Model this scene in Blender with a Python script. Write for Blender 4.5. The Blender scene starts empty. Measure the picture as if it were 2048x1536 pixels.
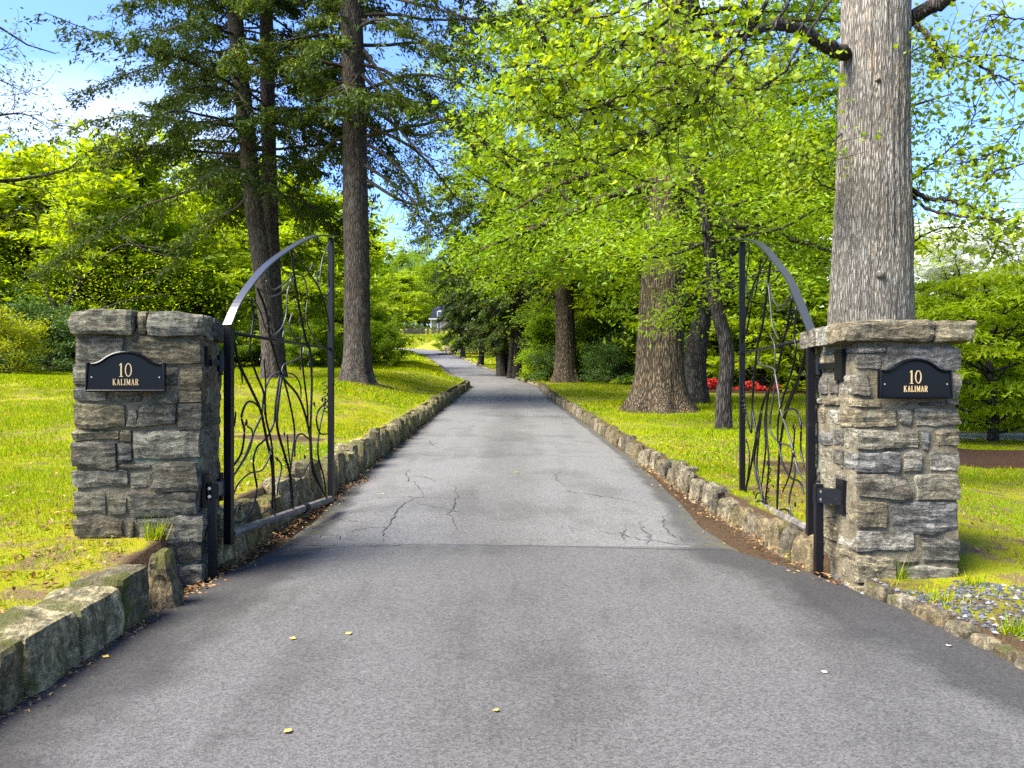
import bpy, math, random
import numpy as np

sc = bpy.context.scene
COL = sc.collection
R = math.radians
F0 = 1593.0            # focal length in pixels of the 2048 px wide photograph
EYE = 1.31             # camera height above the drive
HOR = 790.0            # photo row of the horizon

# ------------------------------------------------------------------ camera
cam_d = bpy.data.cameras.new('camera')
cam_d.sensor_width = 36.0
cam_d.lens = 36.0 * F0 / 2048.0
cam_d.shift_y = (HOR - 768.0) / 2048.0
cam_d.clip_start = 0.05
cam_d.clip_end = 3000.0
cam = bpy.data.objects.new('camera', cam_d)
COL.objects.link(cam)
cam.location = (0, 0, EYE)
cam.rotation_euler = (R(90), 0, 0)
sc.camera = cam

# ------------------------------------------------------------------ light
SUN_EL, SUN_AZ = 50.0, -118.0      # azimuth from +Y (view direction), negative = left
w = bpy.data.worlds.new('World'); sc.world = w; w.use_nodes = True
nt = w.node_tree; nt.nodes.clear()
def wn(t, **k):
    n = nt.nodes.new(t)
    for a, b in k.items(): setattr(n, a, b)
    return n
sky = wn('ShaderNodeTexSky', sky_type='NISHITA', sun_disc=False)
sky.sun_elevation = R(SUN_EL); sky.sun_rotation = R(SUN_AZ)
sky.altitude = 300; sky.air_density = 1.0; sky.dust_density = 0.3; sky.ozone_density = 3.0
tc = wn('ShaderNodeTexCoord')
sepx = wn('ShaderNodeSeparateXYZ'); nt.links.new(tc.outputs['Generated'], sepx.inputs[0])
zp = wn('ShaderNodeMath', operation='ADD'); zp.inputs[1].default_value = 0.12
nt.links.new(sepx.outputs['Z'], zp.inputs[0])
zm = wn('ShaderNodeMath', operation='MAXIMUM'); zm.inputs[1].default_value = 0.05; nt.links.new(zp.outputs[0], zm.inputs[0])
cmb = wn('ShaderNodeCombineXYZ')
for ax in 'XY':
    dv = wn('ShaderNodeMath', operation='DIVIDE'); nt.links.new(sepx.outputs[ax], dv.inputs[0]); nt.links.new(zm.outputs[0], dv.inputs[1]); nt.links.new(dv.outputs[0], cmb.inputs[ax])
noi = wn('ShaderNodeTexNoise'); noi.inputs['Scale'].default_value = 0.75; noi.inputs['Detail'].default_value = 7; noi.inputs['Roughness'].default_value = 0.55
mp = wn('ShaderNodeMapping'); mp.inputs['Location'].default_value = (5.86, 2.2, 0); nt.links.new(cmb.outputs[0], mp.inputs[0]); nt.links.new(mp.outputs[0], noi.inputs['Vector'])
ramp = wn('ShaderNodeValToRGB'); ramp.color_ramp.elements[0].position = 0.52; ramp.color_ramp.elements[1].position = 0.80
ramp.color_ramp.elements[0].color = (0, 0, 0, 1); ramp.color_ramp.elements[1].color = (.85, .85, .85, 1)
nt.links.new(noi.outputs['Fac'], ramp.inputs[0])
mixc = wn('ShaderNodeMixRGB'); mixc.inputs['Color2'].default_value = (4.6, 4.6, 4.8, 1)
tint = wn('ShaderNodeMixRGB', blend_type='MULTIPLY'); tint.inputs['Fac'].default_value = 1; tint.inputs['Color2'].default_value = (.66, .755, 1.06, 1)
nt.links.new(sky.outputs[0], tint.inputs['Color1'])
nt.links.new(ramp.outputs[0], mixc.inputs['Fac']); nt.links.new(tint.outputs[0], mixc.inputs['Color1'])
bg = wn('ShaderNodeBackground'); bg.inputs['Strength'].default_value = 0.088
nt.links.new(mixc.outputs[0], bg.inputs['Color'])
wo = wn('ShaderNodeOutputWorld'); nt.links.new(bg.outputs[0], wo.inputs['Surface'])

sun_d = bpy.data.lights.new('sun', 'SUN'); sun_d.energy = 3.9; sun_d.angle = R(38.0); sun_d.color = (1.0, .95, .87)
sun = bpy.data.objects.new('sun', sun_d); COL.objects.link(sun)
sun.location = (-30, 20, 40)
_el, _az = R(SUN_EL), R(SUN_AZ)
from mathutils import Vector
sd = Vector((math.sin(_az)*math.cos(_el), math.cos(_az)*math.cos(_el), math.sin(_el)))
sun.rotation_euler = sd.to_track_quat('Z', 'Y').to_euler()

sc.view_settings.view_transform = 'Standard'
sc.view_settings.look = 'None'
sc.view_settings.gamma = 1.0
sc.view_settings.use_curve_mapping = False
sc.view_settings.exposure = 2.45
sc.render.engine = 'CYCLES'
sc.cycles.max_bounces = 9; sc.cycles.diffuse_bounces = 6; sc.cycles.glossy_bounces = 2
sc.cycles.transmission_bounces = 7; sc.cycles.use_denoising = False
sc.cycles.caustics_reflective = False; sc.cycles.caustics_refractive = False

# ------------------------------------------------------------------ numpy helpers
def _h(ix, iy, iz, seed):
    n = (ix*374761393 + iy*668265263 + iz*2147483647 + seed*1274126177) & 0xFFFFFFFF
    n = ((n ^ (n >> 13)) * 1274126177) & 0xFFFFFFFF
    n = ((n ^ (n >> 15)) * 2246822519) & 0xFFFFFFFF
    return ((n ^ (n >> 16)) & 0xFFFF) / 65535.0
def vnoise(p, seed=0):
    p = np.asarray(p, float)
    i = np.floor(p).astype(np.int64); f = p - i; f = f*f*(3-2*f)
    out = 0
    for dx in (0, 1):
        for dy in (0, 1):
            for dz in (0, 1):
                wgt = (f[..., 0] if dx else 1-f[..., 0])*(f[..., 1] if dy else 1-f[..., 1])*(f[..., 2] if dz else 1-f[..., 2])
                out = out + wgt*_h(i[..., 0]+dx, i[..., 1]+dy, i[..., 2]+dz, seed)
    return out*2-1
def n2(x, y, seed=0):
    x, y = np.broadcast_arrays(np.asarray(x, float), np.asarray(y, float))
    return vnoise(np.stack([x, y, np.zeros_like(x)+.37], -1), seed)
def smooth(t):
    t = np.clip(t, 0, 1); return t*t*(3-2*t)

class Acc:
    """collects vertices and faces, builds one mesh"""
    def __init__(s): s.V = []; s.F = []; s.A = []; s.n = 0
    def add(s, V, F, a=None):
        V = np.asarray(V, float).reshape(-1, 3)
        F = [np.asarray(f, np.int64) for f in (F if isinstance(F, list) else [F])]
        s.V.append(V); s.F += [f + s.n for f in F if len(f)]
        s.A.append(np.full(len(V), .5) if a is None else np.broadcast_to(np.asarray(a, float), (len(V),)))
        s.n += len(V)
    def mesh(s, name, mat, loc=(0, 0, 0), smooth_sh=False, attr=None):
        me = bpy.data.meshes.new(name)
        V = (np.concatenate(s.V) if s.V else np.zeros((0, 3))) - np.asarray(loc, float)
        me.vertices.add(len(V)); me.vertices.foreach_set('co', V.astype(np.float32).ravel())
        lt = np.concatenate([np.full(len(f), f.shape[1]) for f in s.F]); lv = np.concatenate([f.ravel() for f in s.F])
        me.loops.add(len(lv)); me.polygons.add(len(lt))
        st = np.concatenate([[0], np.cumsum(lt)[:-1]])
        me.polygons.foreach_set('loop_start', st.astype(np.int32))
        me.loops.foreach_set('vertex_index', lv.astype(np.int32))
        me.polygons.foreach_set('use_smooth', np.full(len(lt), smooth_sh))
        if attr:
            at = me.attributes.new(attr, 'FLOAT', 'POINT'); at.data.foreach_set('value', np.concatenate(s.A).astype(np.float32))
        me.update(calc_edges=True)
        if mat: me.materials.append(mat)
        return me

def tag(o, label=None, cat=None, group=None, kind=None):
    if label: o['label'] = label
    if cat: o['category'] = cat
    if group: o['group'] = group
    if kind: o['kind'] = kind
    return o
def empty(name, loc, label, cat, group=None):
    o = bpy.data.objects.new(name, None); o.empty_display_size = .2; COL.objects.link(o); o.location = tuple(float(c) for c in loc)
    return tag(o, label, cat, group)
def link(name, me, parent=None, loc=(0, 0, 0)):
    o = bpy.data.objects.new(name, me); COL.objects.link(o); o.location = tuple(float(c) for c in loc)
    if parent is not None: o.parent = parent
    return o
def part(name, acc, mat, parent, sm=False, attr=None, origin=None):
    """a child mesh whose vertices are given in the thing's own frame (origin = world base when given in world)"""
    o = link(name, acc.mesh(name, mat, origin if origin is not None else (0, 0, 0), sm, attr), parent)
    return o
def solo(name, acc, mat, loc=(0, 0, 0), sm=False, attr=None):
    return link(name, acc.mesh(name, mat, loc, sm, attr), None, loc)
def dup(root, loc, rz, s, label=None, group=None):
    r = root.copy(); COL.objects.link(r); r.location = tuple(float(c) for c in loc); r.rotation_euler = (0, 0, rz)
    r.scale = (s, s, s) if np.isscalar(s) else s
    if label: r['label'] = label
    if group: r['group'] = group
    for ch in list(root.children):
        c = ch.copy(); COL.objects.link(c); c.parent = r
        for g in list(ch.children):
            d = g.copy(); COL.objects.link(d); d.parent = c
    return r

def box(x0, x1, y0, y1, z0, z1):
    V = np.array([(x, y, z) for x in (x0, x1) for y in (y0, y1) for z in (z0, z1)], float)
    return V, np.array([(0, 1, 3, 2), (4, 6, 7, 5), (0, 4, 5, 1), (2, 3, 7, 6), (0, 2, 6, 4), (1, 5, 7, 3)])
def tube(P, rad, n=6, cap=True):
    P = np.asarray(P, float); m = len(P); rad = np.broadcast_to(np.asarray(rad, float), (m,))
    T = np.gradient(P, axis=0); T /= np.linalg.norm(T, axis=1, keepdims=True)+1e-9
    ref = np.array([0, 0, 1.]) if abs(T[:, 2]).mean() < .8 else np.array([1., 0, 0])
    A = np.cross(T, ref); A /= np.linalg.norm(A, axis=1, keepdims=True)+1e-9
    B = np.cross(T, A)
    th = np.arange(n)*2*np.pi/n
    V = P[:, None] + rad[:, None, None]*(np.cos(th)[None, :, None]*A[:, None] + np.sin(th)[None, :, None]*B[:, None])
    i = np.arange(m-1)[:, None]*n; j = np.arange(n)[None]; k = (j+1) % n
    Fq = np.stack([i+j, i+k, i+n+k, i+n+j], -1).reshape(-1, 4)
    Fs = [Fq]
    if cap: Fs += [np.arange(n)[None, ::-1], (np.arange(n)+(m-1)*n)[None]]
    return V.reshape(-1, 3), Fs
def catmull(P, k=6):
    P = np.asarray(P, float)
    if len(P) < 3: return np.array([P[0]+(P[-1]-P[0])*t for t in np.linspace(0, 1, k+1)])
    Q = np.vstack([2*P[0]-P[1], P, 2*P[-1]-P[-2]]); out = []
    for a in range(1, len(Q)-2):
        p0, p1, p2, p3 = Q[a-1], Q[a], Q[a+1], Q[a+2]
        for t in np.arange(k)/k:
            out.append(.5*((2*p1)+(-p0+p2)*t+(2*p0-5*p1+4*p2-p3)*t*t+(-p0+3*p1-3*p2+p3)*t**3))
    out.append(P[-1]); return np.array(out)
def grid_faces(m, n, flip=False):
    i = np.arange(m-1)[:, None]*n; j = np.arange(n-1)[None]
    Fq = np.stack([i+j, i+j+1, i+n+j+1, i+n+j], -1).reshape(-1, 4)
    return Fq[:, ::-1] if flip else Fq
def P(px, py, Y):
    return np.array([(px-1024)*Y/F0, Y, EYE+(HOR-py)*Y/F0])

# ------------------------------------------------------------------ terrain functions
_ZY = np.array([-60, -30, 0, 26, 30, 33, 48, 69, 94, 105, 112, 140, 180, 200, 260, 400, 700, 1200.])
_ZZ = np.array([-.8, -.5, 0, 1.118, 1.36, 1.58, 2.52, 3.75, 5.7, 7.0, 7.7, 10.8, 15.1, 17.6, 24, 36, 50, 60])
def zc(y):
    y = np.asarray(y, float); o = 0
    d = np.clip(np.abs(y-20)*.06, 0, 3)
    for k in (-1, -.5, 0, .5, 1): o = o + np.interp(y+k*d, _ZY, _ZZ)
    return o/5
_EY = np.array([-60, -8, 0, 2.0, 3.35, 4.64, 5.05, 6.17, 7.77, 9.77, 12.4, 15, 22.3, 28, 34, 48, 69, 94, 110, 1200.])
_XL = np.array([-22, -8, -2.6, -1.95, -1.88, -1.87, -1.87, -1.84, -1.78, -1.77, -1.8, -1.84, -1.95, -1.98, -1.8, -3.75, -6.1, -9.9, -14, -14])
_XR = np.array([30, 14, 4.3, 2.75, 2.16, 1.98, 1.92, 1.80, 1.75, 1.70, 1.66, 1.62, 1.5, 1.36, 1.25, -.5, -2.8, -6.2, -10, -10])
def xl(y): return np.interp(y, _EY, _XL)
def xr(y): return np.interp(y, _EY, _XR)
def xls(y): return xl(y)-.14
def xrs(y): return xr(y)+.07
def gz(x, y, road=True):
    x, y = np.broadcast_arrays(np.asarray(x, float), np.asarray(y, float))
    z0 = zc(y); L = xls(y); Rr = xrs(y)
    fade = 1-smooth((y-96)/12)
    kh = np.interp(y, [0, 4.0, 4.8, 34, 39], [.20, .225, .30, .31, .08])*fade
    dl = L-x
    left = z0 + kh + .45*smooth(dl/2.6)*smooth((y-6)/13)*fade + .04*n2(x*.5, y*.5, 3)*smooth(dl) + .12*n2(x*.12, y*.1, 8)*smooth((dl-3)/5) - .03*np.clip(3-y, 0, 8)*smooth(dl/3)
    rh = np.interp(y, [0, 4.8, 5.4, 9, 20, 33, 38, 60], [.03, .05, .17, .17, .18, .2, .07, .07])*fade
    up = z0 + rh + .03*n2(x*.5, y*.5, 4)*smooth((x-Rr)/.8)
    low = np.maximum(.28+np.clip(y-21, 0, 60)*.04-np.clip(3-y, 0, 20)*.02, z0-3.2) + .03*n2(x*.5, y*.5, 6)
    t = smooth((x-(.5+.36*y))/(.6+.15*y))*(1-smooth((y-70)/60))
    right = up*(1-t)+low*t
    z = np.where(x < L, left, right)
    inside = (x >= L) & (x <= Rr) & (y < 104)
    z = np.where(inside, z0-.03, z)
    return z
def ground_px(px, py, dz=0.0):
    """point on the drive seen at a photo pixel"""
    lo, hi = .5, 110.0
    for _ in range(60):
        m = .5*(lo+hi)
        if EYE-(py-HOR)*m/F0 > float(zc(m))+dz: lo = m
        else: hi = m
    return (px-1024)*lo/F0, lo

# ------------------------------------------------------------------ material helpers
def M(name):
    m = bpy.data.materials.new(name); m.use_nodes = True; m.node_tree.nodes.clear(); return m
class N:
    def __init__(s, m): s.t = m.node_tree
    def n(s, typ, ins=None, **k):
        o = s.t.nodes.new(typ)
        for a, b in k.items(): setattr(o, a, b)
        for a, b in (ins or {}).items():
            if isinstance(b, bpy.types.NodeSocket): s.t.links.new(b, o.inputs[a])
            else: o.inputs[a].default_value = b
        return o
    def noise(s, vec, scale, detail=4, rough=.55, dist=0):
        return s.n('ShaderNodeTexNoise', {'Vector': vec, 'Scale': scale, 'Detail': detail, 'Roughness': rough, 'Distortion': dist}).outputs['Fac']
    def ramp(s, fac, stops, interp='LINEAR'):
        r = s.n('ShaderNodeValToRGB', {'Fac': fac}); cr = r.color_ramp; cr.interpolation = interp
        while len(cr.elements) < len(stops): cr.elements.new(.5)
        for e, (p, c) in zip(cr.elements, stops): e.position = p; e.color = (*c, 1) if len(c) == 3 else c
        return r.outputs['Color']
    def fr(s, fac, a, b):   # scalar smoothstep ramp
        return s.n('ShaderNodeMapRange', {'Value': fac, 'From Min': a, 'From Max': b}, interpolation_type='SMOOTHSTEP').outputs[0]
    def mix(s, fac, a, b, mode='MIX'):
        def c(v): return v if isinstance(v, bpy.types.NodeSocket) else (*v, 1)
        return s.n('ShaderNodeMixRGB', {'Fac': fac, 'Color1': c(a), 'Color2': c(b)}, blend_type=mode).outputs[0]
    def math(s, op, a, b=0.0): return s.n('ShaderNodeMath', {0: a, 1: b}, operation=op).outputs[0]
    def mapv(s, vec, scale, loc=(0, 0, 0)): return s.n('ShaderNodeMapping', {'Vector': vec, 'Scale': scale, 'Location': loc}).outputs[0]
    def bump(s, h, strength, dist): return s.n('ShaderNodeBump', {'Height': h, 'Strength': strength, 'Distance': dist}).outputs[0]
    def out(s, sh): s.n('ShaderNodeOutputMaterial', {'Surface': sh})
    def bsdf(s, col, rough, nrm=None, metal=0.0, spec=.5):
        ins = {'Base Color': col if isinstance(col, bpy.types.NodeSocket) else (*col, 1), 'Roughness': rough, 'Metallic': metal, 'Specular IOR Level': spec}
        if nrm is not None: ins['Normal'] = nrm
        return s.n('ShaderNodeBsdfPrincipled', ins).outputs[0]

def leaf_mat(name, a, b, c=None, trans=.45, gloss=.014, hue=0.0, tint=(1.25, 1.15, .55)):
    m = M(name); g = N(m)
    at = g.n('ShaderNodeAttribute', attribute_name='rnd', attribute_type='GEOMETRY').outputs['Fac']
    ob = g.n('ShaderNodeObjectInfo').outputs['Random']
    f = g.math('ADD', at, g.math('MULTIPLY', g.math('SUBTRACT', ob, .5), hue))
    col = g.ramp(f, [(0.0, a), (1.0, b)] if c is None else [(0.0, a), (.6, b), (1.0, c)])
    tcol = g.mix(1.0, col, tint, 'MULTIPLY')
    d = g.n('ShaderNodeBsdfDiffuse', {'Color': col}).outputs[0]
    t = g.n('ShaderNodeBsdfTranslucent', {'Color': tcol}).outputs[0]
    s1 = g.n('ShaderNodeMixShader', {0: trans, 1: d, 2: t}).outputs[0]
    gl = g.n('ShaderNodeBsdfGlossy', {'Color': (1, 1, 1, 1), 'Roughness': .55}).outputs[0]
    g.out(g.n('ShaderNodeMixShader', {0: gloss, 1: s1, 2: gl}).outputs[0])
    return m

def bark_mat(name, dark, mid, light, sc_=9.0, lichen=None, lich_amt=.5, rough_d=.03):
    m = M(name); g = N(m)
    tco = g.n('ShaderNodeTexCoord').outputs['Object']
    v = g.mapv(tco, (sc_, sc_, sc_*.14))
    a = g.noise(v, 1.0, 8, .7, 1.2)
    vo = g.n('ShaderNodeTexVoronoi', {'Vector': g.mapv(tco, (sc_*1.7, sc_*1.7, sc_*.22)), 'Scale': 1.0}, feature='DISTANCE_TO_EDGE').outputs['Distance']
    fis = g.fr(vo, .0, .28)
    fine = g.noise(tco, sc_*7, 5, .65)
    h = g.math('ADD', g.math('MULTIPLY', fis, .7), g.math('ADD', g.math('MULTIPLY', a, .7), g.math('MULTIPLY', fine, .35)))
    col = g.ramp(h, [(.3, dark), (.78, mid), (1.0, light)])
    col = g.ramp(g.math('MULTIPLY', h, .75), [(.28, dark), (.62, mid), (.95, light)])
    big = g.noise(tco, 1.3, 3, .5)
    col = g.mix(g.math('MULTIPLY', g.fr(big, .42, .68), .35), col, dark)
    pl_ = g.noise(g.mapv(tco, (5, 5, 1.6)), 1.7, 4, .6)
    col = g.mix(g.math('MULTIPLY', g.fr(pl_, .60, .66), .5), col, (light[0]*1.0, light[1]*.80, light[2]*.55))
    if lichen:
        ln = g.noise(g.mapv(tco, (4, 4, 2)), 1.6, 6, .7)
        col = g.mix(g.math('MULTIPLY', g.fr(ln, .52, .66), lich_amt), col, lichen)
    g.out(g.bsdf(col, .95, g.bump(h, 1.0, rough_d), spec=.15))
    return m

def stone_mat(name, cols, moss=0.0, lichen=0.5, layer=(7, 7, 46), mosscol=(.11, .105, .012)):
    m = M(name); g = N(m)
    tco = g.n('ShaderNodeTexCoord').outputs['Object']
    oi = g.n('ShaderNodeObjectInfo').outputs['Random']
    off = g.n('ShaderNodeVectorMath', {0: (17.0, 31.0, 47.0), 3: 1.0}, operation='SCALE')
    g.t.links.new(oi, off.inputs['Scale'])
    v = g.n('ShaderNodeVectorMath', {0: tco, 1: off.outputs[0]}, operation='ADD').outputs[0]
    warp = g.n('ShaderNodeVectorMath', {0: v, 1: g.n('ShaderNodeVectorMath', {0: g.n('ShaderNodeTexNoise', {'Vector': v, 'Scale': 6.0, 'Detail': 3}).outputs['Color'], 'Scale': .10}, operation='SCALE').outputs[0]}, operation='ADD').outputs[0]
    lay = g.noise(g.mapv(warp, layer), 1.0, 8, .72, .2)
    cr = g.noise(v, 38, 8, .8)
    pat = g.noise(v, 7, 5, .6)
    base = g.ramp(oi, [(i/(len(cols)), c) for i, c in enumerate(cols)], 'CONSTANT')
    tone = g.ramp(g.math('ADD', g.math('MULTIPLY', lay, .6), g.math('MULTIPLY', cr, .5)), [(.40, (.12, .11, .09)), (.53, (.8, .79, .74)), (.64, (2.2, 2.15, 2.0)), (.74, (3.4, 3.3, 3.1))])
    col = g.mix(1.0, base, tone, 'MULTIPLY')
    col = g.mix(g.math('MULTIPLY', g.fr(pat, .5, .68), .55), col, (.07, .05, .024))
    ln = g.noise(tco, 7, 8, .75)
    col = g.mix(g.math('MULTIPLY', g.fr(ln, .58, .66), lichen), col, (.15, .205, .165))
    if moss:
        nz = g.n('ShaderNodeSeparateXYZ', {0: g.n('ShaderNodeNewGeometry').outputs['Normal']}).outputs['Z']
        mn = g.noise(v, 3.4, 6, .68)
        mm = g.math('ADD', mn, g.math('MULTIPLY', nz, .05))
        col = g.mix(g.math('MULTIPLY', g.fr(mm, .62-.2*moss, .74-.2*moss), .9), col, g.mix(g.noise(v, 30, 3), (mosscol[0]*.5, mosscol[1]*.6, mosscol[2]), mosscol))
    h = g.math('ADD', g.math('MULTIPLY', lay, 1.0), g.math('MULTIPLY', cr, .6))
    g.out(g.bsdf(col, .88, g.bump(h, 1.0, .045), spec=.25))
    return m
# ------------------------------------------------------------------ ground
def asphalt_mat(name, c0, c1, fresh):
    m = M(name); g = N(m)
    p = g.n('ShaderNodeNewGeometry').outputs['Position']
    sx = g.n('ShaderNodeSeparateXYZ', {0: p})
    at = g.n('ShaderNodeAttribute', attribute_name='edge', attribute_type='GEOMETRY').outputs['Fac']
    agg = g.n('ShaderNodeTexVoronoi', {'Vector': p, 'Scale': 140.0 if fresh else 120.0}).outputs
    fine = g.noise(p, 170, 3, .7)
    mid = g.noise(p, 55, 5, .75)
    big = g.noise(p, .9, 5, .6)
    strk = g.noise(g.mapv(p, (2.2, .35, 1)), 1.0, 5, .6)
    sp = g.n('ShaderNodeSeparateXYZ', {0: agg['Color']}).outputs[0]
    pit = g.noise(g.mapv(p, (95, 105, 90)), 1.0, 4, .75)
    f = g.math('ADD', g.math('MULTIPLY', sp, .40), g.math('ADD', g.math('MULTIPLY', fine, .35), g.math('MULTIPLY', mid, .45)))
    col = g.ramp(f, [(.3, tuple(.45*v for v in c0)), (.48, c0), (.68, c1), (.9, tuple(1.35*v for v in c1))])
    col = g.mix(g.math('MULTIPLY', g.fr(pit, .54, .64), .55), col, (.016, .015, .014))
    damp = g.fr(g.math('ADD', g.math('MULTIPLY', big, .55), g.math('MULTIPLY', strk, .45)), .47, .62)
    col = g.mix(g.math('MULTIPLY', damp, .60 if fresh else .5), col, g.mix(1.0, col, (.5, .49, .46), 'MULTIPLY'))
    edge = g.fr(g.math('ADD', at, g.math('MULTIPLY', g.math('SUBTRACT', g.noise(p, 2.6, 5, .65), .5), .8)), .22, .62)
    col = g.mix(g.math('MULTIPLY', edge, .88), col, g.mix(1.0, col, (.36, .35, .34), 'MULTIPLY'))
    band = g.math('MULTIPLY', g.fr(g.math('ABSOLUTE', g.math('ADD', sx.outputs['X'], g.math('ADD', .08, g.math('MULTIPLY', g.math('SUBTRACT', g.noise(p, .8, 4, .6), .5), .9)))), .62, .12), g.fr(sx.outputs['Y'], 34, 26))
    col = g.mix(g.math('MULTIPLY', band, .18 if fresh else .42), col, g.mix(1.0, col, (.50, .47, .42), 'MULTIPLY'))
    if not fresh:
        ms = g.fr(g.math('ADD', g.noise(p, 9, 6, .7), g.math('MULTIPLY', at, .22)), .66, .76)
        col = g.mix(g.math('MULTIPLY', ms, .6), col, (.06, .055, .02))
    h = g.math('ADD', g.math('MULTIPLY', agg['Distance'], .8), g.math('MULTIPLY', fine, .5))
    g.out(g.bsdf(col, .8, g.bump(h, .6, .004), spec=.35))
    return m
MAT = {}
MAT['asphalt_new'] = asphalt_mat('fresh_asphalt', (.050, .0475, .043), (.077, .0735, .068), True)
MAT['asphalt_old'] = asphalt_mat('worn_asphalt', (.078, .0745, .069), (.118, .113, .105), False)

def lawn_material():
    m = M('lawn_soil'); g = N(m)
    p = g.n('ShaderNodeNewGeometry').outputs['Position']
    dirt = g.n('ShaderNodeAttribute', attribute_name='dirt', attribute_type='GEOMETRY').outputs['Fac']
    a = g.noise(p, .55, 5, .6); b = g.noise(p, 3.2, 6, .65); c = g.noise(p, 45, 4, .75); e = g.noise(p, 260, 2, .7)
    mixn = g.math('ADD', g.math('MULTIPLY', a, .5), g.math('ADD', g.math('MULTIPLY', b, .35), g.math('MULTIPLY', c, .3)))
    col = g.ramp(mixn, [(.38, (.07, .12, .004)), (.50, (.14, .185, .004)), (.60, (.22, .21, .005)), (.72, (.25, .18, .02)), (.82, (.16, .10, .04))])
    col = g.mix(g.fr(g.math('ADD', b, g.math('MULTIPLY', c, .35)), .66, .78), col, (.15, .10, .05))
    soil = g.ramp(g.math('ADD', g.math('MULTIPLY', c, .6), g.math('MULTIPLY', e, .4)), [(.3, (.022, .014, .008)), (.55, (.075, .048, .026)), (.75, (.15, .10, .055))])
    col = g.mix(g.fr(g.math('ADD', dirt, g.math('MULTIPLY', g.math('SUBTRACT', b, .5), .6)), .35, .65), col, soil)
    g.out(g.bsdf(col, .95, g.bump(g.math('ADD', c, g.math('MULTIPLY', e, .5)), .8, .03), spec=.1))
    return m
MAT['lawn'] = lawn_material()

ys = np.concatenate([np.arange(-60, -4, 4), np.arange(-4, 2, .5), np.arange(2, 12, .1), np.arange(12, 36, .3), np.arange(36, 125, 1.2), np.arange(125, 300, 6), np.array([310, 340, 380, 430, 500, 600, 800, 1200])])
ofs = np.concatenate([[0, .03, .1, .18], np.arange(.3, 6, .2), np.arange(6, 14, .5), np.arange(14, 34, 1.5), [36, 42, 50, 60, 75, 95, 130, 200, 350, 700]])
acc = Acc(); cols = []; dirt = []
for o_ in ofs[::-1]: cols.append(np.stack([xls(ys)-o_-.001, ys], -1)); dirt.append(np.full(len(ys), .75*np.exp(-o_*9)))
for t_ in (0, .04, .08, .14, .3, .5, .7, .86, .92, .96, 1.0): cols.append(np.stack([(xls(ys)+.001)*(1-t_)+(xrs(ys)-.001)*t_, ys], -1)); dirt.append(np.where(ys < 104, 1.0, 0))
for o_ in ofs: cols.append(np.stack([xrs(ys)+o_+.001, ys], -1)); dirt.append(np.full(len(ys), .75*np.exp(-o_*9)))
XY = np.stack(cols, 1)                      # (ny, nc, 2)
Z = gz(XY[..., 0], XY[..., 1])
D = np.stack(dirt, 1)
# bare soil round the big trees
def bare(x, y, r): 
    global D
    d = np.hypot(XY[..., 0]-x, XY[..., 1]-y); D = np.maximum(D, .75*smooth(1.4-d/r))
BARE = [(-4.3, 22, 1.5), (3.3, 18, 1.1), (2.4, 35, 1.0), (-7.2, 24, 1.6), (-2.6, 25, .9), (3.5, 13.2, .3)]
for q in BARE: bare(*q)
_x, _y = XY[..., 0], XY[..., 1]
_g = (_x > xr(_y)) & (_y < 4.75) & (_x-xr(_y) < .15+(4.85-_y)*1.0)
D = np.where(_g, np.maximum(D, .5), D)
_p = .6*n2(_x*.7, _y*.7, 21)+.4*n2(_x*2.1, _y*2.1, 22)
D = np.where((_y < 14) & ((_x < xl(_y)) | (_x > xr(_y))), np.maximum(D, .62*smooth((-.20-_p)/.22)), D)
acc.add(np.concatenate([XY, Z[..., None]], -1).reshape(-1, 3), grid_faces(len(ys), XY.shape[1]), D.ravel())
lawn = solo('ground', acc, MAT['lawn'], sm=True, attr='dirt'); lawn['kind'] = 'structure'

# the drive: old asphalt from the seam up the hill, fresh apron in front of it
def road_sheet(name, ya, left, right, z_of, mat, dz, nc=25, camber=.0):
    a = Acc(); t = np.linspace(0, 1, nc)
    L = left(ya)[:, None]; Rr = right(ya)[:, None]
    X = L*(1-t)+Rr*t; Y = np.repeat(ya[:, None], nc, 1)
    Zs = z_of(X, Y)+dz + camber*(1-(2*t-1)**2)
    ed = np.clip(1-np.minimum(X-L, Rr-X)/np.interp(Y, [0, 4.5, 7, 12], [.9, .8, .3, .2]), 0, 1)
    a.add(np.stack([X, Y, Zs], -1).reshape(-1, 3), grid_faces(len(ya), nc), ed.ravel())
    # skirt, so that the sheet has an edge
    o = solo(name, a, mat, sm=True, attr='edge'); o['kind'] = 'structure'
    return o
rz_ = lambda X, Y: zc(Y)
yo = np.concatenate([np.arange(5.46, 12, .12), np.arange(12, 36, .4), np.arange(36, 111, 1)])
gl = lambda y: xl(y)+np.interp(y, [0, 5, 5.6, 7.0, 8.5, 11, 30], [.2, .25, .24, .17, .06, .02, .05])+.035*n2(y*1.7, 0, 5)
gr = lambda y: xr(y)-np.interp(y, [0, 5, 5.5, 7.5, 9.5, 20, 30], [.2, .32, .34, .22, .10, .08, .05])+.035*n2(y*1.9, 0, 15)
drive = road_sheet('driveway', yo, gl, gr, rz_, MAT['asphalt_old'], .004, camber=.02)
ya = np.concatenate([np.arange(-12, 2, .5), np.arange(2, 5.5, .08), [5.5]])
al = lambda y: xl(y)+np.interp(y, [0, 3.9, 4.4, 5.0, 5.5], [-.02, -.02, .08, .18, .26])+.03*n2(y*2.1, 0, 25)
ar = lambda y: xr(y)-np.interp(y, [0, 4.2, 4.8, 5.5], [.02, .02, .12, .36])+.03*n2(y*2.3, 0, 35)
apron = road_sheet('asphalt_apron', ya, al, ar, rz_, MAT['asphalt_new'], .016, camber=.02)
MAT['crack'] = M('crack_tar'); _g = N(MAT['crack']); _g.out(_g.bsdf((.03, .03, .03), .9))
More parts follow.
